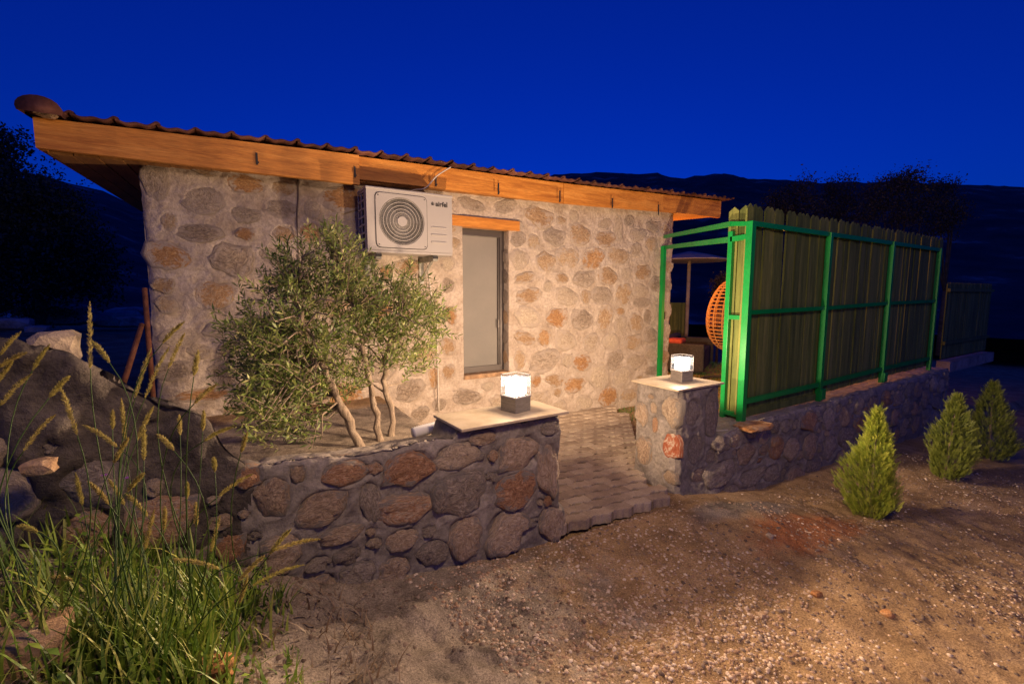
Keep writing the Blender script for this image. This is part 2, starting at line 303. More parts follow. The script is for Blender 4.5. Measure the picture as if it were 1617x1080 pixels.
def blob(cx, cy, rx, ry, soft=.5):
    mp = n.nodes.new('ShaderNodeMapping'); mp.vector_type = 'POINT'; mp.inputs['Location'].default_value = (-cx/rx, -cy/ry, 0); mp.inputs['Scale'].default_value = (1/rx, 1/ry, 0); L(vec, mp.inputs[0])
    ln = n.nodes.new('ShaderNodeVectorMath'); ln.operation = 'LENGTH'; L(mp.outputs[0], ln.inputs[0])
    ad = n.nodes.new('ShaderNodeMath'); ad.operation = 'MULTIPLY_ADD'; ad.inputs[1].default_value = 1.6; ad.inputs[2].default_value = -.8; L(noise(4, 8, .7), ad.inputs[0])
    s_ = n.nodes.new('ShaderNodeMath'); s_.operation = 'ADD'; L(ln.outputs['Value'], s_.inputs[0]); L(ad.outputs[0], s_.inputs[1])
    r_ = n.nodes.new('ShaderNodeMapRange'); r_.inputs[1].default_value = 1+soft/2; r_.inputs[2].default_value = 1-soft/2; L(s_.outputs[0], r_.inputs[0]); return r_.outputs[0]
brown = ramp(noise(3), [(.20, .13, .07), (.35, .235, .12), (.47, .33, .185)], [.3, .5, .7])
sand = ramp(noise(6, 8, .7), [(.12, .10, .08), (.27, .225, .175), (.38, .32, .25)], [.32, .5, .68])
red = ramp(noise(8), [(.30, .12, .05), (.40, .17, .07), (.45, .24, .12)], [.3, .5, .7])
col = mixc(blob(-.2, 1.75, 1.75, .85, .35), brown, sand)
col = mixc(blob(.2, 3.4, 1.9, .9, .3), col, sand)
col = mixc(blob(3.55, 1.55, .75, .20), col, red)
col = mixc(blob(3.35, 1.95, .6, .16), col, sand)
spk = ramp(noise(120, 4, .7), [(.55, .55, .55), (1, 1, 1), (1.5, 1.5, 1.5)], [.35, .5, .68])
col = mixc(1.0, col, spk, 'MULTIPLY')
dk = ramp(noise(9, 9, .75), [(.35, .3, .3), (1, 1, 1)], [.38, .5]); col = mixc(.45, col, dk, 'MULTIPLY')
L(col, b.inputs['Base Color']); bp = n.nodes.new('ShaderNodeBump'); bp.inputs['Strength'].default_value = .9; bp.inputs['Distance'].default_value = .012; L(noise(60, 8, .75), bp.inputs['Height']); L(bp.outputs[0], b.inputs['Normal'])
M['soil'] = ma
g = link('ground', npmesh('ground', np.stack([GX, GY, GZ], -1).reshape(-1, 3), gridfaces(len(gx), len(gy)), ma), None); tag(g, kind='structure')

# hills: silhouette given as elevation by azimuth
def azel(x, y): d = ray(x, y); return math.atan2(d[1], d[0]), d[2]/math.hypot(d[0], d[1])
sil = sorted([azel(*p) for p in [(-500, 330), (-100, 300), (60, 296), (110, 305), (170, 318), (220, 340), (320, 345), (500, 330), (700, 310), (900, 292), (1000, 291), (1080, 297), (1150, 292), (1230, 300), (1300, 305), (1420, 302), (1617, 310), (1800, 305), (2300, 330)]])
sa = np.array([p[0] for p in sil]); se = np.array([p[1] for p in sil])
def hill(name, a0, a1, r0, r1, scale, sd, m_, lab):
    az = np.linspace(a0, a1, 320); rr = np.concatenate([np.linspace(r0, r1, 60), np.linspace(r1*1.05, r1*1.5, 8)])
    A, R = np.meshgrid(az, rr, indexing='ij'); e = np.interp(A, sa, se)*scale
    top = 1.55+e*r1; prof = sm(r0-10, r1, R)**.8*(1-.5*sm(r1, r1*1.5, R))
    z = -3+(top+3)*prof+ (fbm(A*25, R*.02, 0, sd)*.035+fbm(A*120, R*.05, 0, sd+3)*.010)*r1*prof*.22
    o = link(name, npmesh(name, np.stack([np.cos(A)*R, np.sin(A)*R, z], -1).reshape(-1, 3), gridfaces(320, 68), m_)); tag(o, kind='structure'); return o
M['hill'] = mat('scrub_hillside', [(.02, .022, .018), (.05, .05, .045), (.30, .28, .26)], .09, stops=[.4, .56, .72], bump=0, fine=0, detail=10)
hill('hill', -1.6, 4.0, 60, 320, 1.0, 2, M['hill'], '')

# ------------------------------------------------------------------ stones
def stone_mesh(seed, nseg=20):
    rs = np.random.RandomState(seed); V = []; Fs = []
    nc = rs.randint(5, 8); ca = np.sort((np.arange(nc)+rs.uniform(-.32, .32, nc))*2*PI/nc+rs.uniform(0, 6.28)); cr_ = rs.uniform(.85, 1.12, nc)
    cp = np.stack([np.cos(ca)*cr_, np.sin(ca)*cr_], 1); a = np.linspace(0, 2*PI, nseg, endpoint=False)+rs.uniform(-.1, .1, nseg); rad = np.zeros(nseg)
    for i, t in enumerate(a):
        d_ = np.array([math.cos(t), math.sin(t)]); best = 9
        for q in range(nc):
            p1, p2 = cp[q], cp[(q+1) % nc]; e_ = p2-p1; n_ = np.array([e_[1], -e_[0]]); den = n_@d_
            if den > 1e-6: best = min(best, (n_@p1)/den)
        rad[i] = best
    rad = .72*rad+.14*(np.roll(rad, 1)+np.roll(rad, -1))+rs.uniform(-.07, .07, nseg)
    ox_, oz_ = rad*np.cos(a), rad*np.sin(a); ox_ = (ox_-(ox_.max()+ox_.min())/2)/(ox_.max()-ox_.min())*2; oz_ = (oz_-(oz_.max()+oz_.min())/2)/(oz_.max()-oz_.min())*2
    tx, tz = rs.uniform(-.5, .5, 2)
    rings = [(1.08, -1.3), (1.0, -.1), (.93, .55), (.78, .82), (.54, .95), (.26, 1.0)]
    for k, (s_, h) in enumerate(rings):
        for i in range(nseg):
            x, z = ox_[i]*s_*.5, oz_[i]*s_*.5
            j = .62*float(fbm(x*5+seed, z*5, 0, seed, 3)) if k else 0
            V.append((x, -(h+j+(tx*x+tz*z)*1.2), z))
    V.append((0, -(1.0+.38*float(fbm(seed, 0, 0, seed, 3))), 0))
    for k in range(len(rings)-1):
        for i in range(nseg): Fs.append((k*nseg+i, k*nseg+(i+1) % nseg, (k+1)*nseg+(i+1) % nseg, (k+1)*nseg+i))
    b_ = (len(rings)-1)*nseg
    for i in range(nseg): Fs.append((b_+i, b_+(i+1) % nseg, len(V)-1))
    me = bpy.data.meshes.new('stone'); me.from_pydata(V, [], [f for f in Fs]); me.update()
    me.polygons.foreach_set('use_smooth', [True]*len(me.polygons)); return me
STM = {}
NV = 20
def stone(parent, p, wd, ht, kind, depth, seed, rz=0, tilt=0, lab=None):
    """p centre on the face; local x to the right, -y out of the wall"""
    key = (seed % NV, kind)
    if key not in STM:
        me = stone_mesh(100+seed % NV); me.materials.append(M[kind]); STM[key] = me
    o = bpy.data.objects.new('stone', STM[key]); C.objects.link(o); o.parent = parent
    o.location = p; o.scale = (wd, depth, ht); o.rotation_euler = (0, tilt, rz)
    if lab: o['label'] = lab
    return o
KF = {'c': 'f_cream', 't': 'f_tan', 'o': 'f_orange', 'g': 'f_grey', 'r': 's_red'}
K = {'c': 'w_cream', 't': 'w_tan', 'o': 'w_orange', 'g': 'w_grey', 'r': 's_red'}
def from_crop(lst, ox, oy, s): return [(ox+a/s, oy+b_/s, c/s, d/s, k) for a, b_, c, d, k in lst]
FY = 4.59
fac = from_crop([(405, 250, 110, 85, 't'), (540, 240, 80, 70, 'g'), (638, 258, 75, 80, 't'), (745, 295, 35, 110, 'c'), (790, 265, 38, 40, 'g'), (830, 325, 72, 50, 'c'), (848, 255, 40, 35, 'c'), (893, 290, 55, 50, 'g'), (883, 362, 50, 60, 't'), (690, 345, 80, 62, 't'), (583, 325, 88, 84, 't'), (472, 335, 80, 70, 'g'), (385, 355, 45, 62, 't'), (318, 345, 60, 60, 'g'), (325, 430, 75, 80, 'c'), (435, 440, 70, 78, 't'), (528, 420, 88, 82, 't'), (638, 430, 88, 80, 'o'), (745, 415, 85, 70, 't'), (838, 405, 60, 72, 'g'), (907, 440, 32, 60, 'c'), (845, 483, 65, 62, 't'), (778, 495, 35, 52, 'c'), (700, 500, 78, 74, 't'), (595, 515, 85, 70, 'g'), (505, 510, 50, 42, 't'), (345, 510, 80, 40, 't'), (412, 562, 105, 92, 'o'), (530, 590, 88, 70, 'c'), (605, 590, 35, 60, 't'), (675, 583, 75, 72, 'g'), (765, 580, 62, 84, 't'), (838, 560, 65, 58, 'c'), (908, 535, 45, 66, 'g'), (960, 540, 38, 50, 'g'), (845, 615, 70, 38, 'g'), (900, 645, 34, 60, 'c'), (868, 672, 26, 65, 'g'), (820, 700, 58, 70, 't'), (687, 680, 58, 100, 't'), (592, 685, 84, 82, 'g'), (480, 680, 86, 82, 'o'), (360, 675, 100, 82, 'c'), (755, 710, 46, 66, 'c'), (885, 752, 55, 62, 'g'), (803, 785, 70, 62, 't'), (713, 780, 60, 76, 'c'), (628, 785, 60, 66, 'c'), (520, 775, 88, 80, 'c'), (427, 765, 50, 70, 'o'), (345, 765, 85, 50, 't'), (730, 857, 62, 76, 'g'), (820, 865, 70, 60, 'c'), (890, 830, 52, 52, 'c'), (590, 870, 76, 66, 'o'), (430, 865, 118, 90, 'g'), (325, 860, 48, 80, 't'), (525, 862, 46, 56, 'c'), (660, 927, 80, 108, 'c'), (760, 930, 68, 72, 'c'), (560, 965, 80, 60, 'o'), (470, 945, 72, 50, 't'), (700, 1015, 74, 84, 'o'), (790, 1010, 68, 50, 't'), (600, 1040, 66, 56, 'c'), (890, 905, 60, 40, 'g'), (120, 195, 100, 46, 'g'), (265, 205, 84, 50, 'g'), (95, 1015, 120, 60, 'g'), (390, 1030, 100, 70, 'c'), (240, 1040, 80, 60, 'c'), (20, 450, 50, 60, 'c'), (20, 540, 50, 60, 'g'), (30, 670, 46, 84, 'o'), (20, 800, 60, 64, 't'), (20, 910, 54, 60, 't'), (965, 380, 40, 60, 'c'), (965, 460, 36, 50, 't'), (965, 640, 36, 70, 'c'), (965, 740, 36, 70, 'c'), (1000, 840, 40, 60, 't'), (330, 930, 60, 44, 'c')], 700, 250, 2.7)
fac += from_crop([(790, 600, 130, 190, 'g'), (1040, 705, 200, 130, 'g'), (1260, 615, 190, 95, 'o'), (1040, 545, 130, 60, 't'), (862, 810, 76, 92, 't'), (1020, 868, 220, 86, 'g'), (1260, 775, 150, 80, 'g'), (1250, 872, 92, 64, 'o'), (1450, 872, 110, 84, 't'), (1440, 745, 150, 84, 'g'), (850, 985, 215, 130, 'o'), (1180, 1010, 200, 170, 'g'), (1590, 745, 84, 84, 'c'), (1440, 640, 120, 70, 't')], 0, 100, 3.234)
fac += from_crop([(1100, 210, 195, 135, 'o'), (830, 165, 110, 80, 't'), (850, 262, 104, 84, 't'), (890, 600, 170, 90, 'g'), (1150, 610, 150, 110, 'g'), (1140, 390, 200, 90, 'c'), (910, 430, 170, 90, 'c'), (1040, 722, 270, 66, 'o'), (1210, 795, 140, 50, 't'), (1010, 500, 120, 70, 'c')], 0, 400, 3.234)
fac += from_crop([(930, 690, 46, 84, 'o'), (830, 745, 120, 84, 'g'), (830, 222, 124, 70, 't'), (850, 312, 104, 76, 'c'), (960, 232, 82, 60, 't'), (985, 330, 60, 66, 'c'), (1010, 430, 44, 100, 'o'), (985, 560, 90, 84, 'c'), (985, 680, 56, 74, 'c'), (460, 935, 140, 80, 'o'), (640, 935, 90, 50, 'o'), (900, 470, 80, 80, 'c'), (890, 590, 90, 70, 't'), (760, 850, 110, 60, 'c'), (870, 850, 80, 54, 'g')], 340, 340, 2.7)
ST = []   # x, z, w, h, kind
WX0, WX1 = 2.20, 2.79; WZ0, WZ1 = .62, 2.28        # window opening
for (x, y, ww, hh, k) in fac:
    p = atY(x, y, FY); d = p@np.array([0, 0, 0])+np.dot(p-O0, Fv)
    a0 = atY(x-ww/2, y, FY)[0]; a1 = atY(x+ww/2, y, FY)[0]
    W_ = (a1-a0)*.98; H_ = abs(atY(x, y-hh/2, FY)[2]-atY(x, y+hh/2, FY)[2])*.98
    if WX0-.02 < p[0] < WX1+.02 and WZ0 < p[2] < WZ1: continue
    if p[0] < WX0 < p[0]+W_/2 and WZ0 < p[2] < WZ1: p[0] = WX0-W_/2-.02
    if p[0] > WX1 > p[0]-W_/2 and WZ0 < p[2] < WZ1: p[0] = WX1+W_/2+.02
    if p[2]+H_/2 > 2.62: continue
    if p[0]-W_/2 < -.54: p[0] = -.54+W_/2+.01
    if any(abs(p[0]-q[0]) < (W_+q[2])*.42 and abs(p[2]-q[1]) < (H_+q[3])*.42 for q in ST): continue
    if p[0]+W_*.66 > 5.66: p[0] = 5.66-W_*.66
    ST.append((p[0], p[2], W_, H_, k))
rs = np.random.RandomState(5)
for size in (.34, .27, .2, .14):
    for _ in range(2600):
        x = rs.uniform(-.5, 5.62); z = rs.uniform(.03, 2.56); W_ = size*rs.uniform(.8, 1.25); H_ = size*rs.uniform(.6, .95)
        if x-W_/2 < -.55 or x+W_*.66 > 5.67 or z+H_/2 > 2.6 or z-H_/2 < 0: continue
        if x+W_/2+.02 > WX0 and x-W_/2-.02 < WX1 and z+H_/2+.02 > WZ0-.06 and z-H_/2-.02 < WZ1+.14: continue
        if any(abs(x-q[0]) < (W_+q[2])*.5+.035 and abs(z-q[1]) < (H_+q[3])*.5+.03 for q in ST): continue
        ST.append((x, z, W_, H_, rs.choice(['c', 'c', 't', 'g', 't', 'o'], p=[.25, .2, .2, .15, .12, .08])))

def relief(U, Vv, stones, amp=1., sd=0, lip=.006, rec=.010):
    """outward height of the mortar at (U,V): noise, recess and lips round the stones"""
    h = .010*fbm(U*3, Vv*3, 0, sd)+.013*fbm(U*11, Vv*11, 0, sd+4)+.0065*fbm(U*38, Vv*38, 0, sd+8, 3)
    for q in stones:
        x, z, W_, H_ = q[:4]
        m = (np.abs(U-x) < W_*.8) & (np.abs(Vv-z) < H_*.85)
        if not m.any(): continue
        u = (U[m]-x)/(W_*.5); v = (Vv[m]-z)/(H_*.5)
        r = (np.abs(u)**2.5+np.abs(v)**2.5)**.4+.14*vn(U[m]*14, Vv[m]*14, 0, sd+2)
        h[m] += amp*(lip*np.exp(-((r-1.12)/.13)**2)-rec*sm(1.0, .8, r))
    return h

def rockmesh(name, c, r, sd, m_, parent=None, sub=2, sx=1, sy=1, sz=1, amp=.35):
    import bmesh
    b2 = bmesh.new(); bmesh.ops.create_icosphere(b2, subdivisions=sub, radius=1)
    P_ = np.array([v.co[:] for v in b2.verts]); nn = 1+amp*fbm(P_[:, 0]*1.3+sd*3.1, P_[:, 1]*1.3, P_[:, 2]*1.3, sd, 3)
    cut = np.sign(P_)*np.minimum(np.abs(P_), .72)*1.15
    P_ = cut*nn[:, None]
    for v, c2 in zip(b2.verts, P_): v.co = (c[0]+c2[0]*r*sx, c[1]+c2[1]*r*sy, c[2]+c2[2]*r*sz)
    me_ = bpy.data.meshes.new(name); b2.to_mesh(me_); b2.free(); return link(name, me_, m_, parent)
# ------------------------------------------------------------------ stone house
house = thing('stone_house', 'low stone cottage with timber fascia, clay tile roof and a narrow frosted window', 'house')
HX0, HX1, HD = -.54, 5.66, 4.6
us = np.linspace(HX0, HX1, 420); vs_ = np.linspace(-.15, 2.78, 200)
U, V = np.meshgrid(us, vs_, indexing='ij'); h = relief(U, V, ST, 1., 40)
uc = (U[:-1, :-1]+U[1:, 1:])/2; vc = (V[:-1, :-1]+V[1:, 1:])/2
hole = (uc > WX0) & (uc < WX1) & (vc > WZ0) & (vc < WZ1)
ex = np.minimum(U-HX0, HX1-U); h = h-.03*np.exp(-ex/.03)
# ragged plan of the two corners
Us = U+np.where(U < HX0+.01, .018*fbm(V*6, 0, 0, 77), 0)+np.where(U > HX1-.01, .018*fbm(V*6, 0, 0, 78), 0)
wo_ = link('wall', npmesh('wall', np.stack([Us, FY-h, V], -1).reshape(-1, 3), gridfaces(420, 200, ~hole), M['mortar']), None, house)
mb = MB(); T = .20
mb.box(((WX0-.015), FY+T/2+.004, (WZ0+WZ1)/2), (.03, T, WZ1-WZ0+.02)); mb.box((WX1+.015, FY+T/2+.004, (WZ0+WZ1)/2), (.03, T, WZ1-WZ0+.02)); mb.box(((WX0+WX1)/2, FY+T/2+.004, WZ1+.017), (WX1-WX0+.06, T, .03))
mb.build('window_reveal', M['mortar'], house)
mb = MB()
mb.box((HX0+.02, FY+HD/2+.04, 1.3), (.04, HD, 2.94)); mb.box((HX1-.02, FY+HD/2+.04, 1.3), (.04, HD, 2.94)); mb.box(((HX0+HX1)/2, FY+HD, 1.3), (HX1-HX0-.1, .04, 2.94))
mb.build('side_wall', M['mortar'], house)
for i, (x, z, W_, H_, k) in enumerate(ST):
    sz = min(W_, H_); stone(house, (x, FY+.006, z), W_*1.27, H_*1.27, KF[k], .014+sz*.05, i*5+1, tilt=rs.uniform(-.25, .25))
# corner reveal stones at the right of the window
for i, z in enumerate(np.arange(.8, 2.2, .24)):
    stone(house, (WX1-.002, FY+.085, z), .13, .17, random.choice(['s_grey', 's_tan', 's_grey']), .012, i*3, rz=-PI/2)
# window
win = MB(); wy = FY+.13
for (a, b_, c, d) in ((WX0, WX0+.05, WZ0+.02, WZ1), (WX1-.055, WX1, WZ0+.02, WZ1), (WX0+.05, WX1-.055, WZ1-.075, WZ1), (WX0+.05, WX1-.055, WZ0+.02, WZ0+.09)):
    win.box(((a+b_)/2, wy, (c+d)/2), (b_-a, .05, d-c))
wf = win.build('window', M['bronze'], house, bevel=.003)
MB().box(((WX0+WX1)/2-.002, wy+.004, (WZ0+WZ1)/2+.01), (WX1-WX0-.10, .008, WZ1-WZ0-.13)).build('pane', M['film'], wf)
sb = MB(); sb.box((WX1-.075, wy-.012, (WZ0+WZ1)/2), (.012, .03, WZ1-WZ0-.16)); sb.box((WX1-.085, wy-.03, 1.2), (.02, .02, .1)); sb.build('handle', M['bronze'], wf)
MB().box(((WX0+WX1)/2, FY+.075, WZ0-.005), (WX1-WX0+.01, .19, .05)).build('window_sill', M['s_tan'], house, bevel=.006)
l0 = atY(713, 347, FY-.02); l1 = atY(820, 350, FY-.02)
MB().box(((l0[0]+l1[0])/2, FY+.02, WZ1+.055), (l1[0]-l0[0], .11, .11)).build('lintel', M['wood'], house, bevel=.004)
# roof: z of the fascia top along x
RX0, RX1, RY = -1.05, 6.62, 4.42
def ztop(x): return 2.735+.030*(x-RX0)+.02*math.sin(x*1.3)*.4
PT = math.tan(math.radians(3.2))
def fascia(x0, x1, dz0, dz1, off, th=.045):
    m = MB(); n_ = 10
    for i in range(n_+1):
        x = x0+(x1-x0)*i/n_; zt = ztop(x)-.004; zb = ztop(x)-(dz0+(dz1-dz0)*i/n_)
        w_ = .004*math.sin(i*2.1)
        m.v += [(x, RY-off+w_, zb), (x, RY-off+w_, zt), (x, RY-off+th+w_, zt), (x, RY-off+th+w_, zb)]
    for i in range(n_):
        for k in range(4): m.f.append((i*4+k, i*4+(k+1) % 4, (i+1)*4+(k+1) % 4, (i+1)*4+k))
    m.f += [(0, 3, 2, 1), (n_*4, n_*4+1, n_*4+2, n_*4+3)]
    return m.build('fascia_board', M['wood'], house)
fascia(-1.05, 1.07, .20, .265, .045); fascia(1.072, 3.45, .205, .235, 0); fascia(3.453, 5.2, .235, .235, .003); fascia(5.203, 6.5, .235, .25, 0)
# dark metal fixing straps on the fascia
for px_, y0, y1 in ((405, 240, 262), (560, 262, 282), (688, 278, 296), (787, 288, 309), (884, 300, 321), (967, 312, 330), (1040, 322, 341)):
    p = atY(px_, y0, RY-.05); q = atY(px_, y1, RY-.05); m = MB(); hh = p[2]-q[2]
    m.box((p[0], RY-.052, (p[2]+q[2])/2), (.014, .008, hh*.85)); m.box((p[0]+.004, RY-.051, q[2]+hh*.25), (.022, .006, .014)); m.build('fixing_strap', M['acdark'], house)
# soffit boards (run from front to back)
nb = 56; bw = (RX1-RX0-.06)/nb
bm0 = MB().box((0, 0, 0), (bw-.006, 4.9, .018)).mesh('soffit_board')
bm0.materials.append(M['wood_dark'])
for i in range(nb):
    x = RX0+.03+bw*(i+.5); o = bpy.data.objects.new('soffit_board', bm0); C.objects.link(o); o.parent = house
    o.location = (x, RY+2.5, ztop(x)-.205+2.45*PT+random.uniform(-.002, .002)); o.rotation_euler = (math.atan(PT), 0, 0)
for xs_, nm in ((RX0+.02, 'barge_board'), (RX1-.13, 'barge_board')):
    m = MB(); z0 = ztop(xs_); y0, y1 = RY+.002, RY+5
    m.add([(xs_-.02, y0, z0-.2), (xs_+.02, y0, z0-.2), (xs_+.02, y0, z0), (xs_-.02, y0, z0), (xs_-.02, y1, z0-.2+5*PT), (xs_+.02, y1, z0-.2+5*PT), (xs_+.02, y1, z0+5*PT), (xs_-.02, y1, z0+5*PT)], [(0, 1, 2, 3), (7, 6, 5, 4), (0, 4, 5, 1), (2, 6, 7, 3), (0, 3, 7, 4), (1, 5, 6, 2)])
    m.build(nm, M['wood'], house)
# tiles
TW = .236
def tile_mesh(sd):
    rs_ = np.random.RandomState(sd); nx = 18; L_ = .40
    xs_ = np.linspace(0, TW+.02, nx)
    def prof(x): t = x/TW; return .022*np.exp(-((t-.0)/.15)**2)+.036*np.exp(-((t-1.0)/.16)**2)+.014*np.exp(-((t-.5)/.17)**2)
    m = MB(); th = .016
    for (y, lift) in ((0, .014), (.03, .012), (L_, -.006)):
        for x in xs_: m.v.append((x, y, prof(x)+lift+rs_.uniform(-.001, .001)))
        for x in xs_: m.v.append((x, y, prof(x)+lift-th))
    for r_ in range(2):
        for i in range(nx-1):
            a = r_*2*nx+i; bq = (r_+1)*2*nx+i
            m.f.append((a, a+1, bq+1, bq)); m.f.append((a+nx, bq+nx, bq+nx+1, a+nx+1))
    for i in range(nx-1): m.f.append((i, i+nx, i+nx+1, i+1))
    me = m.mesh('roof_tile'); me.materials.append(M['tile']); me.polygons.foreach_set('use_smooth', [True]*len(me.polygons)); return me
TM = [tile_mesh(i) for i in range(4)]
ntile = int((RX1-RX0)/TW)+1
for row in range(3):
    for i in range(ntile):
        x = RX0-.04+i*TW; y = RY-.085+row*.34+random.uniform(-.014, .014); o = bpy.data.objects.new('roof_tile', TM[(i*7+row) % 4]); C.objects.link(o); o.parent = house
        o.location = (x, y, ztop(min(x, RX1))+.012+(y-RY)*PT+row*.010+random.uniform(-.004, .006)); o.rotation_euler = (math.atan(PT), -.03, random.uniform(-.012, .012))
m = MB()
base = MB(); 
v0 = np.array([v.co[:] for v in TM[0].vertices]); f0 = [tuple(p.vertices) for p in TM[0].polygons]
for row in range(3, 14):
    for i in range(ntile):
        x = RX0-.04+i*TW; y = RY-.085+row*.34; m.add(v0+np.array([x, y, ztop(min(x, RX1))+.012+(y-RY)*PT+.03]), f0)
o = m.build('roof_tile_field', M['tile'], house, True); o['kind'] = 'stuff'
mo = rockmesh('verge_mortar', (RX0+.07, RY-.08, ztop(RX0)+.035), .06, 12, M['s_tan'], house, 2, 1.2, .8, .8, .4)
for k in range(12):     # verge caps along the left edge
    m = MB(); y0 = RY-.16+k*.38
    for (y, r_) in ((y0, .112), (y0+.04, .108), (y0+.42, .09)):
        for a in np.linspace(-.35, PI+.35, 13): m.v.append((RX0+.06+math.cos(a)*r_, y, ztop(RX0)+.035+math.sin(a)*r_*.72+(y-RY)*PT))
    for r_ in range(2):
        for i in range(12): m.f.append((r_*13+i, r_*13+i+1, (r_+1)*13+i+1, (r_+1)*13+i))
    m.f.append(tuple(range(13))[::-1])
    m.build('verge_tile', M['tile'], house, True)

# ------------------------------------------------------------------ air conditioner
AX0, AX1, AYF, AZ0, AZ1 = 1.065, 1.88, 4.15, 1.945, 2.47
ac = thing('air_conditioner', 'white outdoor air conditioning unit with round fan grille bracketed high on the stone wall', 'air conditioner', ((AX0+AX1)/2, FY, AZ0))
cx0, cz0 = (AX0+AX1)/2, AZ0
def A(x, y, z): return (x-cx0, y-FY, z-cz0)
WA, HA = AX1-AX0, AZ1-AZ0
fcx, fcz, fr = AX0+.315, AZ0+HA*.50, .212
# casing: front face with round hole
m = MB(); seg = 64; ring = []; rect = []
for i in range(seg):
    a = 2*PI*i/seg; c, s_ = math.cos(a), math.sin(a); ring.append(A(fcx+fr*c, AYF, fcz+fr*s_))
    hx = (AX1-fcx) if c > 0 else (fcx-AX0); hz = (AZ1-fcz) if s_ > 0 else (fcz-AZ0); t = min(hx/abs(c) if abs(c) > 1e-6 else 9, hz/abs(s_) if abs(s_) > 1e-6 else 9)
    rect.append(A(fcx+t*c, AYF, fcz+t*s_))
m.add(ring+rect, [(i, (i+1) % seg, seg+(i+1) % seg, seg+i) for i in range(seg)])
inner = [(p[0], p[1]+.03, p[2]) for p in ring]; m.add(ring+inner, [(i, seg+i, seg+(i+1) % seg, (i+1) % seg) for i in range(seg)])
for cc in ((AX1, AZ1), (AX1, AZ0), (AX0, AZ1), (AX0, AZ0)):   # corner fills
    k = min(range(seg), key=lambda i: (rect[i][0]-(cc[0]-cx0))**2+(rect[i][2]-(cc[1]-cz0))**2)
    for kk in ((k-1) % seg, (k+1) % seg): m.add([rect[k], rect[kk], A(cc[0], AYF, cc[1])], [(0, 1, 2)])
yb = AYF+.30
m.add([A(AX0, AYF, AZ0), A(AX1, AYF, AZ0), A(AX1, yb, AZ0), A(AX0, yb, AZ0)], [(0, 1, 2, 3)]); m.add([A(AX1, AYF, AZ0), A(AX1, yb, AZ0), A(AX1, yb, AZ1), A(AX1, AYF, AZ1)], [(0, 1, 2, 3)])
m.add([A(AX0, AYF, AZ0), A(AX0, AYF+.075, AZ0), A(AX0, AYF+.075, AZ1), A(AX0, AYF, AZ1)], [(3, 2, 1, 0)])
m.build('casing', M['acwhite'], ac)
MB().box(A((AX0+AX1)/2, (AYF+yb)/2-.002, AZ1+.010), (WA+.014, yb-AYF+.012, .022)).build('top_cover', M['acwhite'], ac, bevel=.006)
MB().box(A((AX0+AX1)/2, (AYF+yb)/2, AZ0-.012), (WA+.004, yb-AYF-.01, .022)).build('base_pan', M['acwhite'], ac, bevel=.004)
m = MB()   # dark inside, back
m.box(A((AX0+AX1)/2, AYF+.2, (AZ0+AZ1)/2), (WA-.06, .17, HA-.04)); m.box(A(fcx, AYF+.07, fcz), (.46, .01, .46)); m.build('coil', M['acdark'], ac)
m = MB()   # left side vents lattice
for k in range(8): z = AZ0+.012+(HA-.024)*k/7; m.box(A(AX0+.006, AYF+.19, z), (.012, .225, .014))
for k in range(3): m.box(A(AX0+.004, AYF+.078+k*.11, (AZ0+AZ1)/2), (.010, .014, HA))
m.build('side_grille', M['acwhite'], ac)
# square front guard frame lines, raised
m = MB(); q = .238
def rrect(cx_, cz_, hw, hh_, r_, n_=6):
    pts = []
    for (sx, sz, a0) in ((1, 1, 0), (-1, 1, PI/2), (-1, -1, PI), (1, -1, 1.5*PI)):
        for i in range(n_+1): a = a0+PI/2*i/n_; pts.append((cx_+sx*(hw-r_)+r_*math.cos(a), cz_+sz*(hh_-r_)+r_*math.sin(a)))
    return pts
o_ = [(fcx+q*math.cos(t)/(abs(math.cos(t))**14+abs(math.sin(t))**14)**(1/14), fcz+q*math.sin(t)/(abs(math.cos(t))**14+abs(math.sin(t))**14)**(1/14)) for t in np.linspace(0, 2*PI, 96, endpoint=False)]; i_n = len(o_)
# raised plate ring between square and circle
vo = [A(x, AYF-.010, z) for x, z in o_]; vb = [A(x, AYF-.0005, z) for x, z in o_]
vi = []
for (x, z) in o_:
    a = math.atan2(z-fcz, x-fcx); vi.append(A(fcx+fr*math.cos(a), AYF-.010, fcz+fr*math.sin(a)))
m.add(vo+vi, [(i, (i+1) % i_n, i_n+(i+1) % i_n, i_n+i) for i in range(i_n)]); m.add(vb+vo, [(i, (i+1) % i_n, i_n+(i+1) % i_n, i_n+i) for i in range(i_n)])
m.build('fan_guard_plate', M['acwhite'], ac)
m = MB()
fc_ = [A(x, AYF-.0012, z) for x, z in [(fcx+(x_-fcx)*1.028, fcz+(z_-fcz)*1.028) for x_, z_ in o_]]; gi = [A(x, AYF-.0012, z) for x, z in o_]
m.add(fc_+gi, [(i, (i+1) % i_n, i_n+(i+1) % i_n, i_n+i) for i in range(i_n)]); m.build('plate_gap', M['acdark'], ac)
m = MB()
for r_, t in ((.205, .0022), (.172, .0026), (.142, .0026), (.112, .0026), (.082, .0026)):
    m.tube([A(fcx+r_*math.cos(a), AYF-.004, fcz+r_*math.sin(a)) for a in np.linspace(0, 2*PI, 49)], t, 5, False)
for k in range(92):       # swirling wires
    a0 = 2*PI*k/92; pts = []
    for t in np.linspace(0, 1, 7):
        r_ = .048+(fr-.048)*t; a = a0+.75*t+.10*math.sin(t*6); pts.append(A(fcx+r_*math.cos(a), AYF-.002, fcz+r_*math.sin(a)))
    m.tube(pts, .0011, 3, False)
m.build('fan_guard', M['acgrill'], ac, True)
m = MB(); m.tube([A(fcx, AYF-.012, fcz), A(fcx, AYF+.01, fcz)], .045, 28); m.build('fan_guard_cap', M['acwhite'], ac)
m = MB()
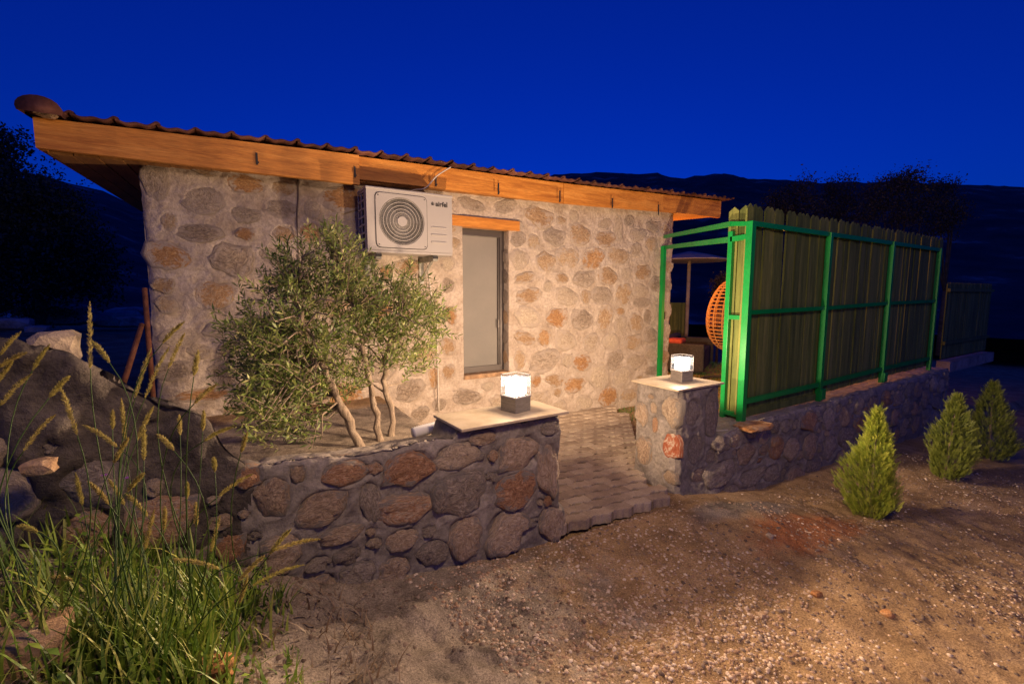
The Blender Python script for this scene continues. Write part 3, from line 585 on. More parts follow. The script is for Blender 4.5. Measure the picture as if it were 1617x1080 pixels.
for k in range(3):
    for j in range(8):
        a = 2*PI*k/3+j*.16; a2 = a+.17
        m.add([A(fcx+.03*math.cos(a), AYF+.03+j*.004, fcz+.03*math.sin(a)), A(fcx+.2*math.cos(a), AYF+.03+j*.004, fcz+.2*math.sin(a)), A(fcx+.2*math.cos(a2), AYF+.034+j*.004, fcz+.2*math.sin(a2)), A(fcx+.03*math.cos(a2), AYF+.034+j*.004, fcz+.03*math.sin(a2))], [(0, 1, 2, 3)])
m.build('fan_blades', flat('fan_plastic', (.05, .05, .05), .5), ac)
rx = AX0+.64
for z, hh_ in ((AZ0+.235, .010), (AZ0+.165, .013), (AZ0+.095, .018)):
    MB().box(A(rx+.035, AYF-.003, z), (.155, .012, hh_)).build('raised_rib', M['acwhite'], ac, bevel=.004)
for sx in (-1, 1):
    for sz in (-1, 1): m = MB(); m.tube([A(fcx+sx*.215, AYF-.013, fcz+sz*.215), A(fcx+sx*.215, AYF-.009, fcz+sz*.215)], .005, 8); m.build('screw', M['acdark'], ac)
fc = bpy.data.curves.new('logo_text', 'FONT'); fc.body = 'airfel'; fc.size = .062; fc.extrude = .001; fc.offset = .0014
to = bpy.data.objects.new('tmp', fc); C.objects.link(to); bpy.context.view_layer.update()
me = bpy.data.meshes.new_from_object(to.evaluated_get(bpy.context.evaluated_depsgraph_get())); bpy.data.objects.remove(to)
me.transform(Matrix.Translation(A(rx+.005, AYF-.0025, AZ1-.092)) @ Matrix.Rotation(PI/2, 4, 'X')); link('logo', me, M['acdark'], ac)
m = MB(); lx, lz = rx-.022, AZ1-.075
m.add([A(lx+a, AYF-.003, lz+b_) for a, b_ in ((-.012, -.012), (-.018, .002), (-.004, .024), (.0, .006), (.006, -.012))], [(0, 1, 2, 3, 4)]); m.add([A(lx+a, AYF-.003, lz+b_) for a, b_ in ((.002, .020), (.016, .0), (.010, -.014), (.006, .004))], [(0, 1, 2, 3)])
m.build('logo_mark', M['acdark'], ac)
for x in (AX0+.10, AX1-.17):
    m = MB(); m.box(A(x, AYF+.22, AZ0-.052), (.05, .40, .055)); m.box(A(x, FY-.028, AZ0-.14), (.05, .02, .3)); m.bar(A(x, AYF+.08, AZ0-.06), A(x, FY-.04, AZ0-.24), .03, .012)
    m.build('bracket', M['bracket'], ac, bevel=.003)
    MB().box(A(x, AYF+.018, AZ0-.045), (.05, .012, .026)).build('bracket_end', M['acdark'], ac)
# cables
def cable(name, pts, r_, m_, lab, cat='cable'):
    # smooth polyline
    P = [Vector(p) for p in pts]; out = []
    for i in range(len(P)-1):
        p0, p1, p2, p3 = P[max(i-1, 0)], P[i], P[i+1], P[min(i+2, len(P)-1)]
        for t in np.linspace(0, 1, 6, endpoint=False):
            out.append(.5*((2*p1)+(-p0+p2)*t+(2*p0-5*p1+4*p2-p3)*t*t+(-p0+3*p1-3*p2+p3)*t**3))
    out.append(P[-1]); o = MB().tube(out, r_, 6).build(name, m_, None, True); tag(o, lab, cat); return o
cable('cable', [atY(470, 279, FY-.035), atY(471, 310, FY-.035), atY(469, 345, FY-.034), atY(471, 400, FY-.035), atY(470, 500, FY-.04)], .006, M['cable'], 'thin dark cable hanging down the wall from the fascia behind the olive tree')
cable('cable', [atY(712, 264, RY-.05), atY(690, 278, RY-.06), atY(672, 297, RY-.05), atY(655, 300, RY+.06), atY(640, 305, RY+.1)], .007, M['cablew'], 'pale cable looping over the fascia board down behind the air conditioner')
cable('cable', [atY(674, 405, FY-.035), atY(678, 440, FY-.035), atY(683, 480, FY-.035), atY(690, 500, FY-.035), atY(691, 560, FY-.035), atY(693, 650, FY-.035)], .008, M['cablew'], 'pale cable running down the stones below the air conditioner')
p = atY(652, 684, 2.63)
pa = Vector(p); pb = Vector((p[0]+.40, p[1]+.03, p[2]+.01)); m = MB(); pts = []; rr_ = []
for i in range(60): t = i/59; pts.append(pa.lerp(pb, t)+Vector((0, 0, .01*math.sin(t*3)))); rr_.append(.033+.0035*(i % 2))
o = m.tube(pts, rr_, 14).build('corrugated_pipe', M['pvc'], None, True); tag(o, 'white corrugated drain pipe end lying behind the wall left of the capped pillar', 'pipe')

# ------------------------------------------------------------------ low walls (swept profile)
def swept_wall(parent, xs_, ztf, zbf, yf, yb_, stones, sd, m_, name='wall_body', slope=0):
    zb0 = zbf; N = len(xs_); hf = 1.0
    nf = 76; ntp = 26; nbk = 14
    rows = []
    for i, x in enumerate(xs_):
        zt = ztf(x); zb_ = zbf
        kk = (slope*float(sm(.10, -.08, x))+.24*float(sm(-.08, .1, x))*float(sm(1.04, .99, x))) if slope else 0; fz = np.linspace(zb_, zt, nf); ty = np.linspace(yf, yb_, ntp+2)[1:-1]; zk_ = zt-kk*(yb_-yf); bz = np.linspace(zk_, zb_, nbk)
        y = np.concatenate([np.full(nf, yf), ty, np.full(nbk, yb_)]); z = np.concatenate([fz, zt-kk*(ty-yf), bz])
        rows.append(np.stack([np.full_like(y, x), y, z], -1))
    P = np.array(rows); X, Y, Z = P[..., 0], P[..., 1], P[..., 2]
    tot = nf+ntp+nbk; k = np.arange(tot)
    hF = relief(X[:, :nf], Z[:, :nf], stones, 1., sd, .006, .02)
    et = np.abs((Z[:, nf-1:nf]-Z[:, :nf]))
    if slope: hF = hF+(.055*fbm(X[:, :nf]*3.5, Z[:, :nf]*5, 0, sd+50, 4)+.03*fbm(X[:, :nf]*13, Z[:, :nf]*15, 0, sd+51, 3))*sm(.05, -.25, X[:, :nf]); Z[:, nf:nf+ntp] += (.05*fbm(X*6, Y*6, 0, sd+52, 4)*sm(.02, -.25, X))[:, nf:nf+ntp]; Z[:, nf-6:nf] += (.035*fbm(X*7, 0, 0, sd+53, 3)*sm(.02, -.25, X))[:, nf-6:nf]
    Y[:, :nf] -= hF; Y[:, :nf] += .022*np.exp(-et/.02)
    tn = .016*fbm(X*7, Y*7, 0, sd+20)+.012*fbm(X*25, Y*25, 0, sd+22, 3)
    Z[:, nf:nf+ntp] += tn[:, nf:nf+ntp]; Z[:, nf-3:nf] += (.014*fbm(X*22, 0, 0, sd+31, 3))[:, nf-3:nf]
    Z[:, nf-1] -= .006; Z[:, nf] -= .004
    me = npmesh(name, P.reshape(-1, 3), gridfaces(N, tot), m_); 
    me.materials.append(M['cement_top'])
    i, j = np.meshgrid(np.arange(N-1), np.arange(tot-1), indexing='ij'); mi = ((j >= nf-2) & (j < nf+ntp)).astype(np.int32).ravel()
    if slope: me.materials.append(M['shaded_earth']); xc = X[:-1, :-1]+.12*fbm(X[:-1, :-1]*4, Z[:-1, :-1]*6, 0, 5); mi = np.where(xc.ravel() < -.02, 2, mi).astype(np.int32)  # left rise gets the darker material, its shade put into the colour
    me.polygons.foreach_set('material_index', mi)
    o = link(name, me, None, parent)
    # end faces
    for e in (0, -1):
        r_ = P[e]; c_ = r_.mean(0); V_ = [tuple(c_)]+[tuple(p_) for p_ in r_]; Fc = [(0, a+1, a+2) if e == 0 else (0, a+2, a+1) for a in range(len(r_)-1)]+[(0, len(r_), 1) if e == 0 else (0, 1, len(r_))]
        me2 = bpy.data.meshes.new('wall_end'); me2.from_pydata(V_, [], Fc); link('wall_end', me2, m_, parent)
    return o
def fill_stones(lst, x0, x1, z0, z1, sizes, kinds, pr, seed, gap=.028, tries=1500, ztf=None):
    rs_ = np.random.RandomState(seed)
    for size in sizes:
        for _ in range(tries):
            W_ = size*rs_.uniform(.8, 1.3); H_ = size*rs_.uniform(.65, 1.0); x = rs_.uniform(x0+W_/2, x1-W_/2); zt = ztf(x) if ztf else z1
            if zt-.03-H_/2 <= z0: continue
            z = rs_.uniform(z0, zt-.03-H_/2)
            if any(abs(x-q[0]) < (W_+q[2])*.46+gap*.5 and abs(z-q[1]) < (H_+q[3])*.46+gap*.5 for q in lst): continue
            lst.append((x, z, W_, H_, rs_.choice(kinds, p=pr)))
def px_stones(lst, Y):
    out = []
    for (x, y, ww, hh, k) in lst:
        p = atY(x, y, Y); out.append((p[0], p[2], abs(atY(x+ww/2, y, Y)[0]-atY(x-ww/2, y, Y)[0]), abs(atY(x, y-hh/2, Y)[2]-atY(x, y+hh/2, Y)[2]), k))
    return out
# left wall
LY = 2.21
def zL(x): return float(np.interp(x, [-6, -2.5, -1.2, -.75, -.57, -.35, -.16, -.10, -.06, .03, .5, 1.0, 1.02, 1.8], [1.75, 1.66, 1.53, 1.44, 1.36, 1.21, 1.10, 1.05, .93, .80, .79, .77, .80, .80]))+.012*math.sin(x*9)*(x < 1)
lw = thing('stone_wall', 'low rubble wall rising to the left in front of the olive tree, lamp slab on its right end', 'wall', (0, LY, 0))
LS = from_crop([(1030, 295, 225, 120, 'c'), (1320, 285, 190, 155, 't'), (1150, 212, 130, 66, 't'), (1300, 460, 180, 165, 'o'), (1040, 475, 240, 200, 'g'), (780, 550, 270, 140, 'o'), (800, 355, 240, 150, 'o'), (490, 380, 220, 110, 'o'), (612, 515, 96, 190, 'g'), (390, 540, 250, 150, 't'), (150, 490, 180, 190, 't'), (1060, 680, 150, 200, 't'), (1265, 650, 190, 190, 't'), (1465, 620, 105, 160, 't'), (1452, 370, 105, 250, 't'), (1465, 170, 100, 66, 'g'), (270, 385, 84, 80, 't'), (470, 670, 220, 80, 't'), (760, 690, 160, 100, 't'), (40, 400, 110, 90, 'o')], 380, 620, 2.994)
LSt = px_stones(LS, LY); fill_stones(LSt, -2.6, 1.72, .1, .8, (.2, .14, .1, .07, .05), ['t', 'g', 'o', 'c'], [.4, .3, .2, .1], 9, gap=.016, ztf=lambda x: zL(x)-(.30 if x < 0 else 0), tries=900)
par = Vector((0, LY, 0))
def rel(parent, o): o.location = Vector(o.location)-Vector(parent.location)
xsL = np.concatenate([np.arange(-6, -1.2, .06), np.arange(-1.2, 1.725, .014)])
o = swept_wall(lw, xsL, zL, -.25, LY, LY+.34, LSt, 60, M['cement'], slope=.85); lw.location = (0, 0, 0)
for i, (x, z, W_, H_, k) in enumerate(LSt): stone(lw, (x, LY+.022, z), W_*1.2, H_*1.2, K[k], .03+min(W_, H_)*.10, i*3+2, tilt=rs.uniform(-.15, .15))
# block of broken stone on top at the far left
m = MB(); p = atY(90, 590, 2.62); q = atY(64, 525, 2.62)
bm_ = MB(); 
c = atY(88, 550, 2.72)
o = rockmesh('stone_block', c, .085, 31, M['s_cream'], None, 2, 1.1, .9, 1.05, .15); tag(o, 'pale squarish stone block standing behind the sloping wall top at the far left', 'stone block')
# pillar caps
def cap_slab(c4, z, lab):
    m_ = MB(); t = .016; vs2 = [(x, y, z-t) for x, y in c4]+[(x, y, z) for x, y in c4]
    m_.add(vs2, [(3, 2, 1, 0), (4, 5, 6, 7)]+[(i, (i+1) % 4, 4+(i+1) % 4, 4+i) for i in range(4)]); o_ = m_.build('cap_slab', M['slab'], None, bevel=.003); tag(o_, lab, 'stone slab'); return o_
cap_slab([(1.02, 2.165), (1.755, 2.165), (1.74, 2.53), (1.005, 2.53)], .828, 'pale beige rectangular slab capping the left wall end under the nearer lamp')
cap_slab([(3.02, 2.35), (3.63, 2.35), (3.60, 2.86), (3.02, 2.86)], .786, 'pale beige square slab capping the right pillar under the farther lamp')
# right pillar + wall
pil = thing('stone_pillar', 'square rubble stone pillar at the right side of the paved entrance with a red veined stone', 'pillar')
PX0, PX1, PY0, PY1 = 3.06, 3.60, 2.39, 2.82
PA = [(a, b_, c_, d, k) for a, b_, c_, d, k in from_crop([(895, 430, 90, 170, 'g'), (1008, 440, 88, 280, 'g'), (905, 650, 84, 170, 'g'), (925, 810, 90, 90, 't'), (1005, 690, 80, 90, 'g')], 860, 540, 3.857)]
PAs = px_stones(PA, PY0)
PB = from_crop([(775, 420, 125, 205, 'c'), (598, 440, 90, 160, 't'), (672, 400, 46, 80, 't'), (655, 332, 50, 30, 't'), (612, 660, 105, 180, 't'), (680, 505, 42, 105, 'o'), (778, 630, 100, 165, 'r'), (770, 820, 90, 90, 't')], 860, 540, 3.857)
PBs = []
for (x, y, ww, hh, k) in PB:
    p = atX(x, y, PX0); PBs.append((p[1], p[2], abs(atX(x+ww/2, y, PX0)[1]-atX(x-ww/2, y, PX0)[1]), abs(atX(x, y-hh/2, PX0)[2]-atX(x, y+hh/2, PX0)[2]), k))
def pface(o_, ud, nd, U0, U1, z0, z1, stones, sd, flip=False):
    nu, nv = 48, 80; uu = np.linspace(U0, U1, nu); vv = np.linspace(z0, z1, nv); Ua, Va = np.meshgrid(uu, vv, indexing='ij'); h_ = relief(Ua, Va, stones, 1, sd, .006, .018)
    eu = np.minimum(Ua-U0, U1-Ua); h_ = h_*np.clip(eu/.03, 0, 1)+.02*sm(0, .05, eu)-.0
    flare = .06*sm(z0+.35, z0, Va)
    base_ = np.array(o_); P_ = base_[None, None, :]+Ua[..., None]*np.array(ud)+Va[..., None]*np.array([0, 0, 1.])+(h_+flare)[..., None]*np.array(nd)
    cx_ = (U0+U1)/2; P_ += ((Ua-cx_)/(U1-U0)*2*flare)[..., None]*np.array(ud)
    return P_, gridfaces(nu, nv)
Vs, Fs2, off = [], [], 0
for (o_, ud, nd, U0, U1, st, sd) in (((0, PY0, 0), (1, 0, 0), (0, -1, 0), PX0, PX1, PAs, 70), ((PX0, 0, 0), (0, 1, 0), (-1, 0, 0), PY0, PY1, PBs, 71), ((PX1, 0, 0), (0, 1, 0), (1, 0, 0), PY0, PY1, [], 72), ((0, PY1, 0), (1, 0, 0), (0, 1, 0), PX0, PX1, [], 73)):
    P_, f_ = pface(o_, ud, nd, U0, U1, -.3, .768, st, sd); Vs.append(P_.reshape(-1, 3)); Fs2.append(f_+off); off += P_.shape[0]*P_.shape[1]
link('pillar_core', npmesh('pillar_core', np.concatenate(Vs), np.concatenate(Fs2), M['cement']), None, pil)
for i, (x, z, W_, H_, k) in enumerate(PAs): stone(pil, (x, PY0-.004, z), W_*1.12, H_*1.1, K[k], .014+.05*W_, i*3+5)
for i, (y, z, W_, H_, k) in enumerate(PBs): stone(pil, (PX0-.004, y, z), W_*1.06, H_*1.06, K[k], .012+.05*W_, i*3+1, rz=-PI/2)
rw = thing('stone_wall', 'long low rubble wall carrying the green fence, running right behind the small conifers', 'wall')
RWY = 2.34
def zR(x): return float(np.interp(x, [3.5, 3.65, 4.2, 5.3, 7, 9.4], [.30, .31, .36, .36, .40, .42]))
RS_ = px_stones(from_crop([(1080, 620, 88, 90, 'g'), (1230, 680, 116, 130, 't'), (1080, 790, 180, 150, 'g'), (1270, 815, 150, 96, 'g'), (1160, 605, 60, 80, 't'), (1410, 640, 84, 140, 'o'), (1330, 575, 70, 90, 't'), (1500, 650, 90, 130, 't'), (1380, 800, 90, 100, 'g')], 860, 540, 3.857), RWY)
fill_stones(RS_, 3.62, 9.3, -.33, .3, (.3, .24, .18, .12, .08), ['t', 'g', 'o', 'c'], [.35, .42, .13, .1], 12, gap=.016, ztf=zR, tries=700)
xsR = np.concatenate([np.arange(3.56, 6, .02), np.arange(6, 9.36, .04)])
swept_wall(rw, xsR, zR, -.6, RWY, RWY+.42, RS_, 80, M['cement'])
for i, (x, z, W_, H_, k) in enumerate(RS_): stone(rw, (x, RWY+.022, z), W_*1.2, H_*1.2, K[k], .026+min(W_, H_)*.08, i*3+2, tilt=rs.uniform(-.15, .15))
c = atZ(1190, 673, .33); o = rockmesh('flat_stone', (c[0], c[1], .335), .17, 8, M['s_orange'], None, 2, 1.3, .75, .16, .15); tag(o, 'flat orange stone lying on the wall ledge between right pillar and fence post', 'stone')

# ------------------------------------------------------------------ pillar lamps
def lamp(x, y, z, rz, lab):
    t = thing('pillar_lamp', lab, 'lamp', (x, y, z), rz, 'lamps on the entrance pillars')
    s_ = .132
    MB().box((0, 0, .044), (s_, s_, .088)).build('base', M['steel'], t, bevel=.002)
    m_ = MB(); m_.box((0, 0, .094), (s_+.006, s_+.006, .010)); m_.build('rim', M['acgrill'], t, bevel=.002)
    for a in (-1, 1):
        m2 = MB(); m2.tube([(a*.03, -s_/2+.012, .099), (a*.03, -s_/2+.012, .105)], .005, 8); m2.build('screw', M['steel'], t)
    MB().box((0, 0, .158), (.094, .094, .106)).build('diffuser', M['diff'], t, bevel=.004)
    for nm, c_, d in (('glass_pane', (0, -s_/2+.003, .16), (s_-.004, .003, .122)), ('glass_pane', (0, s_/2-.003, .16), (s_-.004, .003, .122)), ('glass_pane', (-s_/2+.003, 0, .16), (.003, s_-.010, .122)), ('glass_pane', (s_/2-.003, 0, .16), (.003, s_-.010, .122)), ('glass_pane', (0, 0, .2235), (s_, s_, .004))):
        MB().box(c_, d).build(nm, M['glass'], t)
    m_ = MB(); r_ = s_/2-.001
    for a, b_ in ((-1, -1), (1, -1), (1, 1), (-1, 1)): m_.bar((a*r_, b_*r_, .099), (a*r_, b_*r_, .2215), .0032, .0032)
    for a, b_, c_, d in ((-1, -1, 1, -1), (1, -1, 1, 1), (1, 1, -1, 1), (-1, 1, -1, -1)): m_.bar((a*r_, b_*r_, .2275), (c_*r_, d*r_, .2275), .004, .004)
    m_.build('edge_frame', M['acgrill'], t)
    pl = bpy.data.lights.new('lamp_bulb', 'POINT'); pl.shadow_soft_size = .035; falloff(pl, 700, 3.2, LAMP_COL)
    lo = bpy.data.objects.new('lamp_bulb', pl); C.objects.link(lo); lo.parent = t; lo.location = (0, 0, .165)
m = bpy.data.materials.new('lit_opal_diffuser'); m.use_nodes = True; n = m.node_tree; n.nodes.clear()
e = n.nodes.new('ShaderNodeEmission'); e.inputs[0].default_value = (1, .95, .93, 1); e.inputs[1].default_value = 2.4
tr = n.nodes.new('ShaderNodeBsdfTransparent'); mx = n.nodes.new('ShaderNodeAddShader'); oo = n.nodes.new('ShaderNodeOutputMaterial')
n.links.new(e.outputs[0], mx.inputs[0]); n.links.new(tr.outputs[0], mx.inputs[1]); n.links.new(mx.outputs[0], oo.inputs[0]); tr.inputs[0].default_value = (.75, .75, .75, 1); M['diff'] = m
m = bpy.data.materials.new('clear_glass'); m.use_nodes = True; n = m.node_tree; n.nodes.clear()
tr = n.nodes.new('ShaderNodeBsdfTransparent'); tr.inputs[0].default_value = (.96, .97, .97, 1); gl = n.nodes.new('ShaderNodeBsdfGlossy'); gl.inputs['Roughness'].default_value = .08; mx = n.nodes.new('ShaderNodeMixShader'); oo = n.nodes.new('ShaderNodeOutputMaterial')
mx.inputs[0].default_value = .05; n.links.new(tr.outputs[0], mx.inputs[1]); n.links.new(gl.outputs[0], mx.inputs[2]); n.links.new(mx.outputs[0], oo.inputs[0]); M['glass'] = m
lamp(1.485, 2.36, .828, math.radians(12), 'lit square glass lamp on the nearer left slab in front of the window')
lamp(3.375, 2.60, .786, math.radians(-6), 'lit square glass lamp on the farther right pillar by the green gate')

# ------------------------------------------------------------------ paved path
path = thing('path', 'entrance path of wavy interlocking concrete pavers between the two pillars', 'path', kind='structure')
def paver_mesh(sd):
    rs_ = np.random.RandomState(sd); L_, W_ = .196, .100; a = .019; top = []
    n_ = 8
    zig = [0, a, a, 0, 0, -a, -a, 0]
    xs_ = np.linspace(-L_/2, L_/2, n_)
    lo_ = [(x, -W_/2+z) for x, z in zip(xs_, zig)]; hi_ = [(x, W_/2+z) for x, z in zip(xs_, zig)][::-1]
    loop = [(x+rs_.uniform(-.001, .001), y+rs_.uniform(-.001, .001)) for x, y in lo_+hi_]; N_ = len(loop)
    V_ = [(x, y, -.07) for x, y in loop]+[(x, y, -.006) for x, y in loop]+[(x*.965, y*.94, 0) for x, y in loop]
    F_ = [(i, (i+1) % N_, N_+(i+1) % N_, N_+i) for i in range(N_)]+[(N_+i, N_+(i+1) % N_, 2*N_+(i+1) % N_, 2*N_+i) for i in range(N_)]
    for i in range(n_-1): F_.append((2*N_+i, 2*N_+i+1, 2*N_+(N_-2-i), 2*N_+(N_-1-i)))
    me_ = bpy.data.meshes.new('paver'); me_.from_pydata(V_, [], F_); me_.materials.append(M['paver']); return me_
PM = [paver_mesh(i) for i in range(3)]
pr0 = atZ(974, 644, 0); pr1 = atZ(1004, 660, 0)
np_ = 0
pf0 = np.array([1.80, 2.36]); 
def right_lim(y): return float(np.interp(y, [2.2, 2.40, 2.85, pr1[1], pr0[1], 4.59], [2.86, 2.93, 3.05, pr1[0], pr0[0], pr0[0]+.1]))
r_i = 0; y = 2.35
while y < 4.56:
    x = 1.76+(.098 if r_i % 2 else 0)
    while x < right_lim(y)-.02:
        o = bpy.data.objects.new('paver', PM[random.randrange(3)]); C.objects.link(o); o.parent = path
        o.location = (x+random.uniform(-.002, .002), y-.035*(x-1.8)*max(0, 1-(y-2.3)/2)+random.uniform(-.002, .002), .012-.035*(x-1.8)*(1-(y-2.3)/2.3)+random.uniform(-.003, .003)); o.rotation_euler = (random.uniform(-.012, .012), random.uniform(-.012, .012), random.uniform(-.01, .01)); np_ += 1
        x += .201
    y += .109; r_i += 1

# ------------------------------------------------------------------ green steel fence with pickets
fen = thing('picket_fence', 'tall picket fence of greenish boards in a bright green steel frame on the low wall', 'fence')
FYP = 2.46
def post(name, x, y, z0, z1, w_, parent, m_='green'): return MB().box((x, y, (z0+z1)/2), (w_, w_, z1-z0)).build(name, M[m_], parent, bevel=.003)
ZT = 2.19
PX = [atY(1184, 400, FYP)[0], atY(1307, 420, FYP)[0], atY(1406, 430, FYP)[0], atY(1480, 440, FYP)[0]]
for i, x in enumerate(PX): post('post', x, FYP, (.30, .36, .39, .42)[i], ZT+.02, (.062, .054, .052, .05)[i], fen)
for i in range(3):
    for z, h_ in ((ZT, .045), (zR(PX[i])+1.03, .04), (zR(PX[i])+.18+.03*i*0, .045)):
        z1_ = z if z == ZT else z+(zR(PX[i+1])-zR(PX[i]))
        MB().bar((PX[i]+.032, FYP+.004, z), (PX[i+1]-.032, FYP+.004, z1_), .034, h_).build('rail', M['green'], fen)
for i, x in enumerate(PX[1:3]): MB().box((x+.03, FYP-.012, zR(x)+.07), (.09, .06, .12)).build('post_foot', M['green'], fen, bevel=.003)
def picket(sd, hgt, wd=.092, th=.018):
    rs_ = np.random.RandomState(sd); m_ = MB(); a = wd/2
    pts = [(-a, 0), (a, 0), (a, hgt-.042), (rs_.uniform(-.004, .004), hgt+rs_.uniform(-.005, .005)), (-a, hgt-.042)]
    V_ = [(x, -th/2, z) for x, z in pts]+[(x, th/2, z) for x, z in pts]
    m_.add(V_, [(0, 1, 2, 3, 4), (9, 8, 7, 6, 5)]+[(i, 5+i, 5+(i+1) % 5, (i+1) % 5) for i in range(5)]); me_ = m_.mesh('picket'); me_.materials.append(M['picket']); return me_
KM = [picket(i, 1.92) for i in range(6)]
x = PX[0]+.02; i = 0
while x < PX[3]+.25:
    o = bpy.data.objects.new('picket', KM[i % 6 if i % 5 else 3]); C.objects.link(o); o.parent = fen
    o.location = (x, FYP+.045+random.uniform(-.004, .004), zR(x)+.055+random.uniform(-.005, .005)); o.rotation_euler = (random.uniform(-.006, .006), random.uniform(-.007, .007), random.uniform(-.05, .05)); o.scale = (1, 1, (2.37-zR(x)-.05)/1.92)
    x += .0975; i += 1
# board along the foot of the first bay
MB().box(((PX[0]+PX[1])/2+.05, FYP+.025, zR(4.8)+.045), (PX[1]-PX[0]-.1, .02, .07)).build('foot_board', M['picket'], fen)
# return panel + gate frame
gate = thing('gate_frame', 'open bright green steel gate frame between fence corner and house wall', 'gate frame')
XA = PX[0]; YB = float(atX(1149, 500, XA)[1]); 
post('post', XA, YB, .30, 2.14, .045, gate)
MB().bar((XA, FYP+.033, ZT), (XA, YB, ZT+.02), .035, .04).build('beam', M['green'], gate)
for z in (1.33, .40): MB().bar((XA, FYP+.033, z), (XA, YB-.02, z), .035, .04).build('rail', M['green'], gate)
e1 = atY(1050, 374, FY-.03); e0 = Vector((XA, YB, ZT+.02)); MB().bar(e0, e1, .045, .045).build('beam', M['green'], gate)
s0 = Vector((XA, FYP+.035, float(atX(1179, 374, XA)[2]))); s1 = Vector((XA, YB, float(atX(1149, 379, XA)[2]))); e2 = atY(1050, 391, FY-.03)
MB().bar(s0, s1, .045, .045).build('beam', M['green'], gate); MB().bar(s1, e2, .045, .05).build('beam', M['green'], gate)
g0 = atY(1048, 391, FY-.045); g1 = atY(1045, 600, FY-.045); MB().bar((g0[0], g0[1], g0[2]+.02), (g0[0], g0[1], .02), .055, .055).build('post', M['green'], gate)
zk = atY(1050, 493, FY-.05)[2]; m = MB(); m.box((g0[0]+.05, g0[1], zk), (.05, .02, .015)); m.box((g0[0]+.05, g0[1], zk-.10), (.05, .02, .015)); m.box((g0[0]+.073, g0[1], zk-.05), (.012, .02, .1)); m.build('latch', M['bronze'], gate)
PK2 = picket(21, 2.05, .098)
for k in range(2):
    o = bpy.data.objects.new('picket', PK2); C.objects.link(o); o.parent = gate; o.location = (XA+.035, FYP+.085+k*.108, .34); o.rotation_euler = (0, 0, PI/2); o.scale = (1, 1, .99)
cable('cable', [(XA+.02, FYP-.05, .34), (XA-.05, FYP-.09, .335), (XA-.18, FYP-.10, .325), (XA-.34, FYP-.04, .32), (XA-.45, FYP+.05, .31)], .006, M['cablew'], 'thin pale cable lying on the ledge at the foot of the green corner post')
# far dark fence
ff = thing('picket_fence', 'far dark picket fence beyond the green frame, standing on a pale beam', 'fence')
fx0, fx1 = 9.5, 14.2; fy_ = 3.0
z_a = float(atY(1490, 567, fy_)[2]); x_a = float(atY(1490, 567, fy_)[0]); z_b = float(atY(1560, 554, fy_)[2]); x_b = float(atY(1560, 554, fy_)[0]); zt_a = float(atY(1490, 445, fy_)[2]); 
MB().box(((x_a+x_b)/2, fy_, min(z_a, z_b)-.12), (x_b-x_a, .2, .2)).build('base_beam', M['cement_top'], ff)
nP = int((x_b-x_a)/.1)
for i in range(nP):
    o = bpy.data.objects.new('picket', KM[i % 6]); C.objects.link(o); o.parent = ff; x = x_a+.05+i*(x_b-x_a)/nP; o.location = (x, fy_+.05, min(z_a, z_b)+.02); o.scale = (1, 1, (zt_a-z_a)/1.92); o.rotation_euler = (0, random.uniform(-.01, .01), random.uniform(-.04, .04))
for z in (z_a+.3, zt_a-.15): MB().bar((x_a, fy_+.02, z), (x_b, fy_+.02, z), .04, .06).build('rail', M['picket'], ff)

# ------------------------------------------------------------------ behind the gate: terrace things
ec = atD(1163, 498, 7.7); egg = thing('egg_chair', 'honey coloured wicker egg chair hanging behind the gate', 'hanging chair', (ec[0], ec[1], 0))
m = MB(); rz_, rx_ = .62, .46
def eggr(t): return rx_*math.sin(t)**.85*(1+.12*math.cos(t)*-1)
for k in range(26):
    t = .18+(PI-.36)*k/25; r_ = eggr(t); z = ec[2]+rz_*math.cos(t)
    m.tube([(r_*math.cos(a), r_*math.sin(a), z) for a in np.linspace(1.0, 2*PI-.2+.6, 30)], .010, 5, False)
m.build('wicker_band', M['wicker'], egg, True); m = MB()
for k in range(16):
    a = 1.0+5.6*k/15; m.tube([(eggr(t)*math.cos(a), eggr(t)*math.sin(a), ec[2]+rz_*math.cos(t)) for t in np.linspace(.08, PI-.08, 16)], .012, 5, False)
m.build('wicker_rib', M['wicker'], egg, True)
m = MB(); m.tube([(0, 0, ec[2]+.6), (0, 0, ec[2]+.85), (.2, .0, ec[2]+.95), (.55, 0, ec[2]+.7), (.62, 0, 1.), (.6, 0, .1)], .03, 8); m.build('stand', M['rattan'], egg, True)
m = MB(); m.tube([(0, 0, ec[2]-.42), (0, 0, ec[2]-.28), (0, 0, ec[2]-.2)], [.30, .34, .28], 18); m.build('seat_cushion', M['rattan'], egg, True, .02)
m = MB(); m.tube([(.5*math.cos(a), .5*math.sin(a), .06) for a in np.linspace(0, 2*PI, 25)], .03, 6, False); m.build('base_ring', M['rattan'], egg, True)
